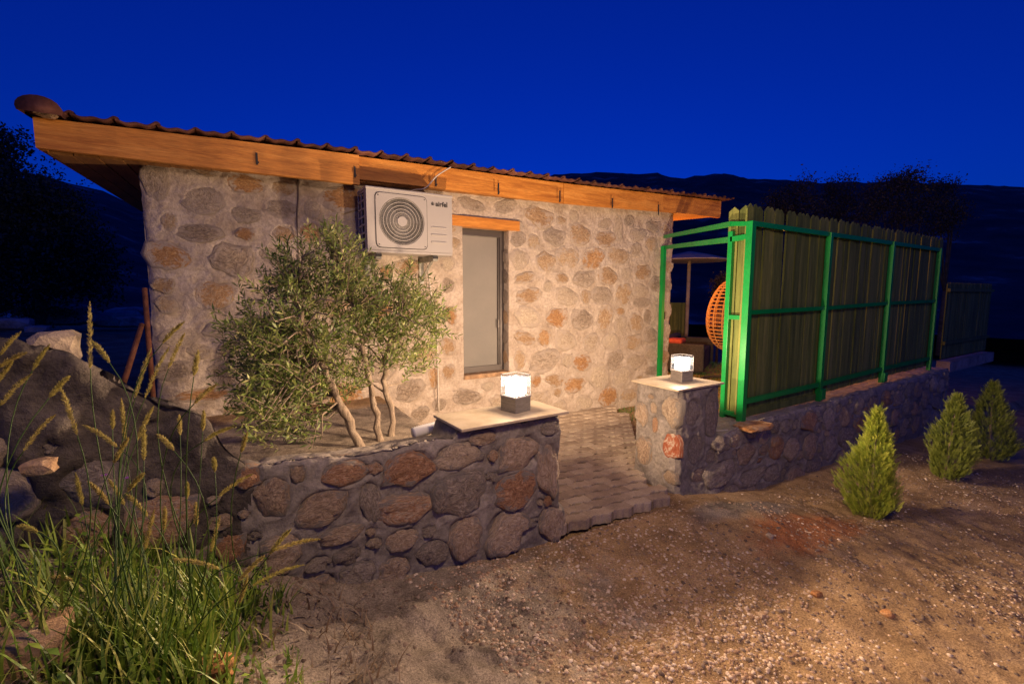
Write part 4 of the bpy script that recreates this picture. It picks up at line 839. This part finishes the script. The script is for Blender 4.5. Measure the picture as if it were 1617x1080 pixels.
# dark rattan sofa
sp = atD(1088, 540, 9.5); so_ = thing('garden_sofa', 'dark rattan garden sofa seen through the gate beside the house corner', 'sofa', (sp[0], sp[1], 0), .5)
zc = sp[2]
m = MB(); m.box((0, 0, zc*.42), (1.5, .7, zc*.75)); m.build('seat', M['rattan'], so_, bevel=.03); MB().box((.0, .36, zc*.8), (1.5, .16, zc*.85)).build('backrest', M['rattan'], so_, bevel=.04)
for s_ in (-1, 1): MB().box((s_*.78, 0, zc*.6), (.13, .8, zc*.95)).build('armrest', M['rattan'], so_, bevel=.03)
rc = atD(1068, 538, 9.0); o = MB().box(tuple(rc), (.34, .3, .10), .4).build('cushion', M['redcush'], None, bevel=.04); tag(o, 'small red cushion by the dark sofa behind the house corner', 'cushion')
pp = atD(1085, 500, 11.5); par_ = thing('parasol', 'thin flat topped parasol on a pale pole behind the gate', 'parasol', (pp[0], pp[1], 0))
tp = atD(1085, 412, 11.5)[2]
m = MB(); m.tube([(0, 0, 0), (0, 0, tp+.05)], .045, 10); m.build('pole', M['cement_top'], par_, True)
m = MB(); m.tube([(0, 0, tp+.22), (0, 0, tp+.12), (0, 0, tp-.0), (0, 0, tp-.02)], [.05, .5, .95, .95], 12); m.build('canopy', M['canvas'], par_)
lf = thing('low_fence', 'short yellow green board fence below the parasol beyond the gate', 'fence')
q0 = atD(1060, 478, 11.9); q1 = atD(1086, 478, 12.3)
for i in range(9):
    t = i/8; a = Vector(q0).lerp(Vector(q1), t); MB().box((a.x, a.y, a.z/2), (.055, .02, a.z), -.5).build('board', M['picket'], lf)
# ------------------------------------------------------------------ turf
def blades(name, n_, fx, hmin, hmax, wdt, m_, lean=.35, seed=3, zf=G):
    rs_ = np.random.RandomState(seed); xy = np.array([fx(rs_) for _ in range(n_)]); z = zf(xy[:, 0], xy[:, 1]); P_ = np.column_stack([xy, z-.005])
    D_ = np.column_stack([rs_.normal(0, lean, n_), rs_.normal(0, lean, n_), np.ones(n_)]); N_ = np.column_stack([rs_.normal(0, 1, n_), rs_.normal(0, 1, n_), rs_.normal(0, .2, n_)])
    return leafmesh(name, P_, D_, N_, rs_.uniform(hmin, hmax, n_), rs_.uniform(.7, 1.3, n_)*wdt, rs_.uniform(0, 1, n_), m_, .08)
def turf_xy(r_):
    while True:
        x = r_.uniform(3.1, 9.0); y = r_.uniform(2.8, 7.5)
        if x > right_lim(y)+.02 and not (x < 5.75 and y > FY-.05) : return (x, y)
o = link('turf', blades('turf', 26000, turf_xy, .03, .06, .006, M['turf'], .3, 4), None); tag(o, 'short green lawn behind the right pillar and gate', 'grass', kind='stuff')

# ------------------------------------------------------------------ olive tree
ol = thing('olive_tree', 'young three-trunk olive tree before the house wall left of the window', 'tree', (.82, 3.05, .5))
lobes = [(522, 395, 42), (490, 420, 50), (450, 435, 38), (545, 430, 50), (430, 500, 60), (395, 530, 42), (480, 500, 60), (540, 490, 60), (600, 465, 55), (625, 500, 58), (575, 545, 55), (645, 545, 45), (665, 500, 40), (688, 472, 22), (690, 510, 20), (400, 590, 45), (440, 620, 52), (480, 570, 55), (420, 665, 34), (470, 655, 42), (520, 600, 40), (440, 555, 50), (520, 365, 16), (640, 445, 34), (660, 560, 30), (570, 590, 26), (455, 585, 48), (410, 630, 40)]
LP = []
rs = np.random.RandomState(44)
stems = [[(578, 703), (552, 665), (530, 625), (505, 570), (478, 520), (470, 450)], [(603, 697), (596, 660), (588, 620), (575, 560), (560, 490), (535, 420)], [(618, 697), (620, 650), (606, 600), (612, 550), (625, 510), (640, 470)]]
sy = [3.02, 3.08, 3.15]; sr = [.036, .027, .026]; SP = []
for st, yy, r0 in zip(stems, sy, sr):
    pts = [Vector(atY(x, y, yy+(.10*math.sin(i*1.3)))) for i, (x, y) in enumerate(st)]; pts[0].z -= .15
    fine = []
    for i in range(len(pts)-1):
        for t in np.linspace(0, 1, 5, endpoint=False): fine.append(pts[i].lerp(pts[i+1], t)+Vector(rs.normal(0, .006, 3)))
    fine.append(pts[-1]); rad = [r0*(1-.72*i/len(fine))*(1+.12*rs.normal()) for i in range(len(fine))]
    me = MB().tube([f-Vector((.82, 3.05, .5)) for f in fine], rad, 9).build('trunk', M['bark'], ol, True); SP += fine[8:]
P_, D_, N_, L_, W_, R_ = [], [], [], [], [], []; br = MB(); org = Vector((.82, 3.05, .5))
for (x, y, r_) in lobes:
    for _ in range(max(6, int(r_*r_/52))):
        a = rs.uniform(0, 2*PI); q = math.sqrt(rs.uniform(0, 1)); yy = 3.08+rs.normal(0, .17)*(.6+r_/60)
        c = Vector(atY(x+r_*q*math.cos(a), y+r_*q*math.sin(a), yy))
        tgt = c; near = min(SP, key=lambda s_: (s_-c).length); dr = (c-near)
        dr = dr.normalized() if dr.length > .01 else Vector((0, 0, 1)); dr = (dr+Vector((rs.normal(0, .45), rs.normal(0, .45), .55+rs.normal(0, .3)))).normalized()
        ln = rs.uniform(.10, .2); tw = [c-dr*ln*.5+Vector((0, 0, -.02)), c, c+dr*ln*.5+Vector((rs.normal(0, .02), rs.normal(0, .02), rs.normal(0, .015)))]
        if rs.rand() < .30: br.tube([near-org, (near.lerp(c, .5)+Vector(rs.normal(0, .02, 3)))-org, tw[0]-org, tw[2]-org], [.007, .005, .003, .0015], 4, False)
        else: br.tube([t_-org for t_ in tw], [.0022, .0018, .001], 3, False)
        side = dr.orthogonal().normalized(); side2 = dr.cross(side)
        npair = int(ln/.016)
        for k in range(npair):
            t = k/npair; b0 = tw[0].lerp(tw[1], t*2) if t < .5 else tw[1].lerp(tw[2], t*2-1)
            ang = k*1.57+rs.normal(0, .3)
            for s_ in (0, PI):
                o_ = side*math.cos(ang+s_)+side2*math.sin(ang+s_); d_ = (dr*.75+o_*.8+Vector(rs.normal(0, .18, 3))).normalized()
                P_.append(b0-org); D_.append(d_); N_.append(Vector(rs.normal(0, 1, 3))*.5+dr.cross(o_)*0+Vector((0, -.2, .6))); L_.append(rs.uniform(.032, .060)); W_.append(rs.uniform(.008, .0125))
                R_.append(min(1, max(0, rs.beta(2, 2.6)+.12*math.sin(x*.05))))
br.build('branch', M['bark'], ol)
link('crown', leafmesh('crown', P_, D_, N_, L_, W_, np.array(R_), M['olive'], .06), None, ol)

# ------------------------------------------------------------------ conifer shrubs
def thuja(px_, pyb, top, wpx, z, mt, lab, sd, n_=15000):
    b0 = atZ(px_, pyb, z); dep = np.dot(b0-O0, Fv); H_ = (pyb-top)*dep/FPX*1.02; Rr = wpx/2*.88*dep/FPX
    t_ = thing('conifer_shrub', lab, 'shrub', (b0[0], b0[1], float(G(b0[0], b0[1]))-.02), 0, 'young conifers along the wall')
    rs_ = np.random.RandomState(sd); P2, D2, N2, L2, W2, R2 = [], [], [], [], [], []
    nspr = n_//5
    for k in range(nspr):
        h_ = rs_.beta(1.1, 1.35); a = rs_.uniform(0, 2*PI); lobe = 1+.10*math.sin(a*3+sd+h_*5)+.55*float(vn(math.cos(a)*2.2+sd*9, math.sin(a)*2.2, h_*5.5, sd))
        rmax = Rr*lobe*(math.sin(min(1, (h_+.12)*1.9)*PI/2)*(1-h_)**.9*1.16+.015)
        q = rs_.uniform(.35, 1)**.6; r_ = rmax*q
        base_ = np.array([r_*math.cos(a), r_*math.sin(a), h_*H_*.95+.02])
        dr = np.array([math.cos(a)*.55, math.sin(a)*.55, 1.0])+rs_.normal(0, .22, 3); dr /= np.linalg.norm(dr); ln = rs_.uniform(.035, .075)*(1-.25*h_)*H_/.9
        if rs_.rand() < .10: ln *= 1.7
        sd_ = np.cross(dr, rs_.normal(0, 1, 3)); sd_ /= np.linalg.norm(sd_)
        br_ = rs_.uniform(-.2, .25)
        for j in range(14):
            t = j/14; p2 = base_+dr*ln*t; s2 = sd_*(1 if j % 2 else -1); d2 = dr*.9+s2*.65*(1-t*.6)
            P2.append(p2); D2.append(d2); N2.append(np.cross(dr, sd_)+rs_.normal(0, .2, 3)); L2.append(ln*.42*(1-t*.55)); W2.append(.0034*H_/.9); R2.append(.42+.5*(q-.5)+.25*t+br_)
    t_.rotation_euler = ((.0, .03, -.04)[sd-1], (-.03, .04, .02)[sd-1], 0)
    link('foliage', leafmesh('foliage', P2, D2, N2, L2, W2, np.array(R2), mt, .04), None, t_)
    m_ = MB(); m_.tube([(0, 0, -.02), (0, 0, H_*.5), (.01, 0, H_*.92)], [.014, .010, .002], 7); m_.build('trunk', M['bark'], t_)
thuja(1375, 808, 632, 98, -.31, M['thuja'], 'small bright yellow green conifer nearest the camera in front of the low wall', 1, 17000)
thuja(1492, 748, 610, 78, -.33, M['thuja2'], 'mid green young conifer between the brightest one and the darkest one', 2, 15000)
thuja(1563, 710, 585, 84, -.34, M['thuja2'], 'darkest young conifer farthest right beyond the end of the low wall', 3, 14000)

# ------------------------------------------------------------------ gravel
def pebbles(name, n_, region, smin, smax, m_, seed, dens=None, lab=None):
    rs_ = np.random.RandomState(seed); oc = np.array([(1, 0, 0), (0, 1, 0), (-1, 0, 0), (0, -1, 0), (0, 0, 1), (.6, .6, .55), (-.6, .5, .6), (-.5, -.6, .5), (.6, -.6, .6)], float)
    xy = region(rs_, n_); n_ = len(xy); s_ = smin+(smax-smin)*rs_.uniform(0, 1, n_)**3; z = G(xy[:, 0], xy[:, 1])
    faces = np.array([(0, 5, 4), (5, 1, 4), (1, 6, 4), (6, 2, 4), (2, 7, 4), (7, 3, 4), (3, 8, 4), (8, 0, 4), (0, 1, 5), (1, 2, 6), (2, 3, 7), (3, 0, 8)])
    a = rs_.uniform(0, 6.28, n_); el = rs_.uniform(.6, 1, n_); hz = rs_.uniform(.4, .8, n_); P0 = oc[None]*(1+rs_.uniform(-.2, .2, (n_, 9, 3)))
    X = P0[..., 0]; Y = P0[..., 1]*el[:, None]; ca, sa_ = np.cos(a)[:, None], np.sin(a)[:, None]
    V_ = np.stack([(X*ca-Y*sa_)*s_[:, None]+xy[:, :1], (X*sa_+Y*ca)*s_[:, None]+xy[:, 1:2], P0[..., 2]*(s_*hz)[:, None]+z[:, None]-.001], -1).reshape(-1, 3)
    F_ = (faces[None]+np.arange(n_)[:, None, None]*9).reshape(-1, 3)
    me_ = npmesh(name, V_, F_, m_, smooth=False); at_ = me_.attributes.new('rnd', 'FLOAT', 'POINT'); at_.data.foreach_set('value', np.repeat(rs_.uniform(0, 1, n_), 9).astype(np.float32))
    o_ = link(name, me_, None); return o_
M['gravel'] = leafmat('limestone_gravel', [(.20, .12, .07), (.34, .22, .14), (.48, .36, .26), (.62, .53, .43)], .9, 0)
M['clod'] = leafmat('soil_clods', [(.10, .07, .05), (.18, .13, .10), (.27, .21, .16)], .95, 0)
def reg(r_, n_):
    u = r_.uniform(0, 1, n_*3); a = r_.uniform(-.2, 1.3, n_*3); d = .9+6.5*u**1.5; x = d*np.cos(a)*1.0; y = d*np.sin(a)
    k = (y < 2.28) & (y > -1.5) & (x > .75+.25*fbm(y*2, x*2, 0, 5)) & ~((x > 1.7) & (x < 3) & (y > 2.28))
    p_ = np.clip(.34+2.2*fbm(x*1.7, y*1.7, 0, 15, 3)+.45*np.clip(1.6-y, 0, 1)*sm(.5, 1.2, x), .05, 1); k &= r_.uniform(0, 1, n_*3) < p_
    return np.column_stack([x[k], y[k]])[:n_]
o = pebbles('gravel', 42000, reg, .003, .0145, M['gravel'], 2); tag(o, 'loose pale limestone gravel scattered over the brown track', 'gravel', kind='stuff')
def reg2(r_, n_):
    x = r_.uniform(-.9, 7.5, n_); y = r_.uniform(.2, 2.25, n_); k = r_.uniform(0, 1, n_) < np.clip(.5+1.2*fbm(x*2.4, y*2.4, 0, 25, 3), 0.05, 1); return np.column_stack([x[k], y[k]])
o = pebbles('soil_clods', 20000, reg2, .004, .017, M['clod'], 6); tag(o, 'crumbly soil clods along the walls and track', 'soil clods', kind='stuff')
# bigger loose rocks
for i, (x, y, z, r_, k, lab) in enumerate([(1288, 940, -.06, .028, 's_orange', 'fist sized orange rock lying in the gravel track'), (1400, 972, -.1, .030, 's_orange', 'flat orange brown rock at the lower right of the track'), (1203, 973, -.05, .022, 's_tan', 'small tan rock in the middle of the gravel track'), (1216, 848, -.08, .026, 's_cream', 'pale pointed rock just before the reddish soil'), (62, 738, .62, .04, 's_tan', 'large pale rock behind the grass at the foot of the left wall'), (40, 1035, .55, .10, 's_tan', 'brownish rock under the grass in the bottom left corner'), (340, 1062, .2, .05, 's_orange', 'small reddish rock at the bottom beside the grass')]):
    if i == 4: c = atY(x, y, 2.05)
    else:
        c = atZ(x, y, z)
        for _ in range(8): c = atZ(x, y, float(G(c[0], c[1])))
    o = rockmesh('rock', (0, 0, 0), r_, 50+i, M[k], None, 2, 1.2, 1, .75, .35); o.location = (c[0], c[1], float(c[2] if i == 4 else G(c[0], c[1])+r_*.2)); tag(o, lab, 'rock')
    if i == 4: o.location.z = c[2]
# distant pale rocks on the left
for i, (x, y, d, r_) in enumerate([(22, 512, 9, .22), (95, 498, 12, .50), (48, 503, 14, .38), (182, 505, 13, .45), (205, 498, 15, .5), (60, 520, 8, .12), (215, 508, 11, .25)]):
    c = atD(x, y, d); o = rockmesh('boulder', (0, 0, 0), r_, 80+i, M['rock'], None, 2, 1.5, 1, .6, .4); o.location = (c[0], c[1], c[2]); tag(o, ['low broken boulder nearest behind the far left wall top', 'widest blue lit boulder right of the pale stone block', 'dim boulder between the nearest and the widest one', 'boulder resting near the house corner in the dark', 'farthest boulder touching the house corner in view', 'small pale boulder just above the wall at far left', 'small boulder beside the leaning iron bars'][i], 'boulder', 'boulders in the dark field on the left')
    st_z = float(c[2]-r_*.5); m_ = None
# mound that carries them
def mound(name, cx_, cy_, rx_, ry_, h_, sd, m_):
    a, r_ = np.meshgrid(np.linspace(0, 2*PI, 49), np.linspace(0, 1, 18), indexing='ij'); X = cx_+np.cos(a)*r_*rx_; Y = cy_+np.sin(a)*r_*ry_
    Z = -1+(h_+1)*(1-sm(.35, 1, r_))+.25*fbm(X*.5, Y*.5, 0, sd); o_ = link(name, npmesh(name, np.stack([X, Y, Z], -1).reshape(-1, 3), gridfaces(49, 18), m_)); tag(o_, kind='structure')
mound('terrain_bank', -5.2, 13.5, 5.0, 6.5, .72, 4, M['soil'])
# leaning iron bars at the house corner
for a, b_, lab in (((228, 455, 4.45), (240, 606, 4.35), 'dark rusty iron bar standing upright against the left house corner'), ((224, 512, 4.4), (196, 602, 4.1), 'rusty iron bar leaning away from the left house corner')):
    p = atY(*a); q = atY(*b_); d = (Vector(q)-Vector(p)); o = MB().tube([p, Vector(p)+d*.6, Vector(q)+d*.25], .018, 8).build('iron_bar', M['iron'], None, True); tag(o, lab, 'iron bar')

# ------------------------------------------------------------------ background trees
def tree(lab, base_, H_, lobes_, mt, n_leaf, sd, leaf=.09, trunk=.12, name='tree', cl=16, cs=1.1):
    t_ = thing(name, lab, 'tree', tuple(base_)); rs_ = np.random.RandomState(sd); b0 = Vector(base_); P2, D2, N2, L2 = [], [], [], []
    m_ = MB(); fork = Vector((0, 0, H_*.35)); m_.tube([(0, 0, -.3), (rs_.normal(0, .05), 0, H_*.2), fork], [trunk, trunk*.8, trunk*.6], 8)
    tot = sum(l[3]**2 for l in lobes_)
    for (x, y, z, r_) in lobes_:
        c = Vector((x, y, z)); m_.tube([fork, fork.lerp(c, .5)+Vector(rs_.normal(0, .12*r_, 3)), c], [trunk*.5, trunk*.3, trunk*.1], 5)
        nc = int(n_leaf*r_*r_/tot/cl)
        for _ in range(nc):
            v = rs_.normal(0, 1, 3); v /= np.linalg.norm(v); q = rs_.uniform(.15, 1.08)**.5; cc = np.array(c)+v*r_*q*np.array([1, 1, .85])*(1+.2*rs_.normal())
            for _ in range(cl): P2.append(cc+rs_.normal(0, leaf*cs, 3)); D2.append(rs_.normal(0, 1, 3)); N2.append(rs_.normal(0, 1, 3)); L2.append(rs_.uniform(.7, 1.3)*leaf)
    m_.build('trunk', M['bark_dark'], t_, True)
    link('crown', leafmesh('crown', P2, D2, N2, L2, np.array(L2)*.55, rs_.uniform(0, 1, len(P2)), mt, .1), None, t_)
def tree_px(lab, lob, D, zb, mt, nl, sd, leaf, trunk=.12, cl=16, cs=1.1):
    x0 = np.mean([l[0] for l in lob]); b_ = atD(x0, 464, D); b_[2] = zb; L3 = []
    for (x, y, r_) in lob: c = atD(x, y, D)+np.array([0, 0, 0]); L3.append((c[0]-b_[0]+random.uniform(-.3, .3)*r_*D/FPX, c[1]-b_[1], c[2]-b_[2], r_*D/FPX))
    tree(lab, b_, max(l[2] for l in L3), L3, mt, nl, sd, leaf, trunk, 'tree', cl, cs)
tree_px('large dark bushy tree filling the left edge behind the house', [(-30, 250, 60), (10, 290, 60), (50, 330, 60), (-20, 380, 90), (60, 400, 70), (110, 420, 55), (30, 450, 70), (90, 340, 40), (150, 440, 45), (130, 390, 40), (10, 225, 30)], 11, .3, M['treeleaf'], 42000, 3, .085)
tree_px('first dark tree rising over the fence top, left of the group', [(1235, 323, 31), (1262, 305, 23), (1275, 328, 27), (1222, 338, 23), (1268, 291, 13)], 20, -1, M['treeleaf2'], 5200, 5, .10, .12, 44, 1.7)
tree_px('slender dark tree over the fence with an open top', [(1322, 318, 27), (1330, 293, 19), (1312, 298, 13), (1340, 338, 31), (1300, 338, 25)], 22, -1, M['treeleaf2'], 5200, 6, .10, .12, 44, 1.7)
tree_px('largest dark tree behind the fence with several open heads', [(1420, 293, 23), (1440, 283, 17), (1390, 303, 21), (1460, 308, 27), (1420, 333, 37), (1380, 338, 25), (1405, 285, 13)], 19, -1, M['treeleaf2'], 8500, 7, .09, .12, 44, 1.7)
tree_px('rightmost dark tree behind the fence with a leaning top', [(1495, 298, 15), (1510, 288, 10), (1480, 318, 23), (1470, 348, 35), (1500, 338, 25)], 21, -1, M['treeleaf2'], 5200, 8, .10, .12, 44, 1.7)
tree_px('small pale leaved bush just above the egg chair', [(1137, 445, 13), (1140, 470, 14), (1132, 458, 9)], 12, -.2, M['treeleaf2'], 3000, 9, .05, .04)

# ------------------------------------------------------------------ foreground grass
def groundpt(x, y):
    c = atZ(x, y, .5)
    for _ in range(12): c = atZ(x, y, .5*c[2]+.5*float(G(c[0], c[1])))
    return c
heads = []
for a in [(458, 255, 462, 590), (475, 455, 560, 560), (100, 405, 0, 520), (125, 510, -20, 590), (250, 470, 165, 600), (345, 635, 250, 740), (155, 620, 0, 780), (60, 555, -10, 660), (280, 825, 120, 1010), (310, 690, 395, 930), (430, 880, 600, 990), (620, 745, 640, 960), (770, 490, 690, 740), (860, 485, 740, 740), (940, 415, 860, 590), (935, 355, 830, 460), (1010, 505, 990, 630), (1100, 675, 990, 770), (1180, 890, 1040, 960), (735, 880, 735, 1060), (780, 790, 700, 960), (810, 930, 890, 1010), (1040, 810, 1035, 910), (915, 830, 920, 930), (575, 805, 575, 900), (1260, 920, 1230, 1020), (650, 950, 580, 1075)]:
    heads.append((a[0]/3.234, 400+a[1]/3.234, a[2]/3.234, 400+a[3]/3.234))
for a in [(1130, 140, 980, 240), (1300, 390, 1210, 500), (1430, 430, 1230, 480), (1360, 545, 1130, 640), (1180, 510, 1070, 620), (985, 335, 945, 490), (770, 520, 990, 565), (690, 305, 650, 480), (640, 140, 570, 220), (400, 175, 490, 275), (490, 165, 560, 280), (570, 230, 665, 330), (340, 140, 370, 280), (880, 270, 880, 380), (960, 70, 965, 130), (840, 180, 840, 250), (740, 290, 735, 390), (80, 370, 170, 400), (230, 600, 330, 615), (240, 700, 340, 690), (100, 715, 235, 750), (1110, 600, 1075, 720)]:
    heads.append((a[0]/2.843, 700+a[1]/2.843, a[2]/2.843, 700+a[3]/2.843))
plants = [(60, 1010, 'foxtail grass clump at the far left edge of the picture'), (150, 1040, 'foxtail grass clump with the tallest upright seed head'), (235, 1050, 'dense foxtail grass clump in the middle of the bright green tuft'), (310, 1010, 'foxtail grass clump before the foot of the left wall'), (385, 960, 'foxtail grass clump at the right end with arching golden heads')]
PT_ = []
for (x, y, lab) in plants:
    c = groundpt(x, y); t_ = thing('foxtail_grass', lab, 'grass clump', tuple(c), 0, 'foxtail grass clumps in the left foreground'); PT_.append((x, t_, c))
rs = np.random.RandomState(8)
def bez(p0, p1, p2, n_=10): return [(1-t)**2*p0+2*t*(1-t)*p1+t*t*p2 for t in [float(q_) for q_ in np.linspace(0, 1, n_)]]
for i, (x0, y0, x1, y1) in enumerate(heads):
    k = min(range(5), key=lambda j: abs(PT_[j][0]-(x1*.75+.25*x0)+rs.normal(0, 12))); t_, c = PT_[k][1], PT_[k][2]
    dep = 1.28+rs.uniform(-.14, .18)
    tip = Vector(atD(x0, y0, dep)); hb = Vector(atD(x1, y1, dep+rs.uniform(-.03, .03))); bs = Vector(c)+Vector((rs.normal(0, .05), rs.normal(0, .04), -.01))
    midp = Vector(((bs.x+hb.x)/2*1.0, (bs.y+hb.y)/2, (bs.z+hb.z)/2)); inc = hb-tip; ctrl = hb+inc.normalized()*min((hb-bs).length*.5, .3)
    if ctrl.z < bs.z+.05: ctrl.z = bs.z+.05
    st = bez(bs, ctrl, hb, 12); org = Vector(c)
    MB().tube([s_-org for s_ in st], [.0024-.001*j/11 for j in range(12)], 4, False).build('stem', M['grass'], t_, True)
    mid = hb.lerp(tip, .5)+Vector((0, 0, (hb-tip).length*(.10 if abs(x1-x0) > 20 else .01))); hp = bez(hb, mid, tip, 9)
    P2, D2, N2, L2, W2 = [], [], [], [], []
    for j in range(420):
        t = rs.uniform(0, 1); f_ = t*8; a_ = int(min(f_, 7)); c_ = hp[a_].lerp(hp[a_+1], f_-a_); ax = (hp[a_+1]-hp[a_]).normalized(); rr2 = Vector(rs.normal(0, 1, 3)); rr2 = (rr2-ax*rr2.dot(ax)).normalized()
        wd = math.sin(min(1, (1-t)*2.2+.12)*PI/2)*(.5+.5*min(1, t*5+.3)); P2.append(c_-org); D2.append(rr2*.8*wd+ax*1.0); N2.append(Vector(rs.normal(0, 1, 3))); L2.append(rs.uniform(.008, .015)*(.5+.5*wd)); W2.append(.0016)
    link('seed_head', leafmesh('seed_head', P2, D2, N2, L2, W2, rs.uniform(0, .6, 420)+.35*rs.rand(), M['seed'], 0), None, t_)
# mass of leaf blades
def ribbons(name, n_, fpos, hmin, hmax, wdt, seed, m_, spread=.5):
    rs_ = np.random.RandomState(seed); V_, F_, Rn = [], [], []; ns = 5
    for i in range(n_):
        x, y = fpos(rs_); z = float(G(x, y))-.01; a = rs_.uniform(0, 2*PI); ln = rs_.uniform(hmin, hmax); out = rs_.uniform(.1, spread)*ln; dr = rs_.uniform(.0, .35)*ln; w_ = wdt*rs_.uniform(.6, 1.4); r_ = rs_.uniform(0, 1)
        sx, sy_ = -math.sin(a)*w_, math.cos(a)*w_; b_ = len(V_)
        for k in range(ns):
            t = k/(ns-1); q = (1-t**1.6); cx_ = x+math.cos(a)*out*t*t; cy_ = y+math.sin(a)*out*t*t; cz_ = z+ln*t-dr*t**3
            V_.append((cx_-sx*q, cy_-sy_*q, cz_)); V_.append((cx_+sx*q, cy_+sy_*q, cz_)); Rn += [r_, min(1, r_+.15*t)]
        for k in range(ns-1): F_.append((b_+2*k, b_+2*k+1, b_+2*k+3, b_+2*k+2))
    me_ = npmesh(name, V_, F_, m_, smooth=True); at_ = me_.attributes.new('rnd', 'FLOAT', 'POINT'); at_.data.foreach_set('value', np.array(Rn, np.float32)); return me_
GC = [(groundpt(x, y), s_, w_) for x, y, s_, w_ in ((60, 1000, .14, 1.), (150, 1040, .11, 1.2), (235, 1030, .09, 2.6), (300, 990, .09, 1.6), (350, 960, .07, .8), (30, 900, .2, 1), (180, 900, .14, 1), (290, 1060, .07, 1.2))]
wts = np.array([g_[2] for g_ in GC]); wts /= wts.sum()
def gpos(r_): g_ = GC[r_.choice(len(GC), p=wts)]; return g_[0][0]+r_.normal(0, g_[1]), g_[0][1]+r_.normal(0, g_[1])
def lowpos(r_):
    while True:
        x, y = r_.uniform(-1.3, .15), r_.uniform(.7, 2.15)
        if y < 2.16: return x, y
o = link('wild_grass', ribbons('wild_grass', 1500, gpos, .06, .27, .0048, 5, M['grass'], .6), None); tag(o, 'tangle of long green grass blades in the left foreground', 'grass', kind='stuff')
o = link('weeds', ribbons('weeds', 2200, lowpos, .03, .12, .005, 6, M['grass'], .9), None); tag(o, 'low weeds and short grass covering the bank before the left wall', 'weeds', kind='stuff')
o = link('dry_litter', ribbons('dry_litter', 1500, lambda r_: (r_.uniform(-1.2, .45), r_.uniform(.8, 2.1)), .02, .10, .004, 9, M['dry'], 1.6), None); tag(o, 'dry straw and dead leaves between the weeds', 'litter', kind='stuff')
o = link('twigs', ribbons('twigs', 260, lambda r_: (r_.uniform(.9, 5.5), r_.uniform(.3, 2.2)), .015, .05, .0018, 19, M['dry'], 2.2), None); tag(o, 'bits of straw and dead leaf strewn over the gravel track', 'litter', kind='stuff')
# broad leaf weeds
rs = np.random.RandomState(3); P2, D2, N2, L2, W2 = [], [], [], [], []
for _ in range(140):
    x, y = rs.uniform(-1.1, .1), rs.uniform(.9, 2.1); z = float(G(x, y)); hh = rs.uniform(.05, .22)
    for k in range(9): P2.append((x+rs.normal(0, .01), y+rs.normal(0, .01), z+hh*k/9)); a = rs.uniform(0, 6.28); D2.append((math.cos(a), math.sin(a), .4)); N2.append((0, 0, 1)); L2.append(rs.uniform(.02, .04)); W2.append(rs.uniform(.01, .02))
o = link('weed_leaves', leafmesh('weed_leaves', P2, D2, N2, L2, W2, rs.uniform(0, .7, len(P2)), M['grass'], .1), None); tag(o, 'small round leaved weeds among the grass on the bank', 'weeds', kind='stuff')
fl = thing('violet_flower', 'two tiny violet flowers in the weeds before the left wall', 'flower', tuple(atD(165, 752, 1.5))); P2, D2, N2 = [], [], []
for cxy in ((0, 0, 0), (.06, -.03, -.012)):
    for k in range(9): a = 2*PI*k/9; P2.append(cxy); D2.append((math.cos(a), math.sin(a), .5)); N2.append((0, 0, 1))
link('petal', leafmesh('petal', P2, D2, N2, [.014]*18, [.006]*18, rs.uniform(0, 1, 18), M['flower'], .1), None, fl)
zf = float(fl.location.z); MB().tube([(0, 0, 0), (.01, 0, -.1), (0, 0, float(G(fl.location.x, fl.location.y))-zf)], .0012, 4, False).build('stem', M['grass'], fl)
MB().tube([(.06, -.03, -.012), (.06, -.03, -.1), (.05, -.03, float(G(fl.location.x+.06, fl.location.y-.03))-zf)], .0012, 4, False).build('stem', M['grass'], fl)
print('stones', len(ST), len(LSt), len(RS_), 'pavers', np_, 'YB', YB, 'PX', PX)
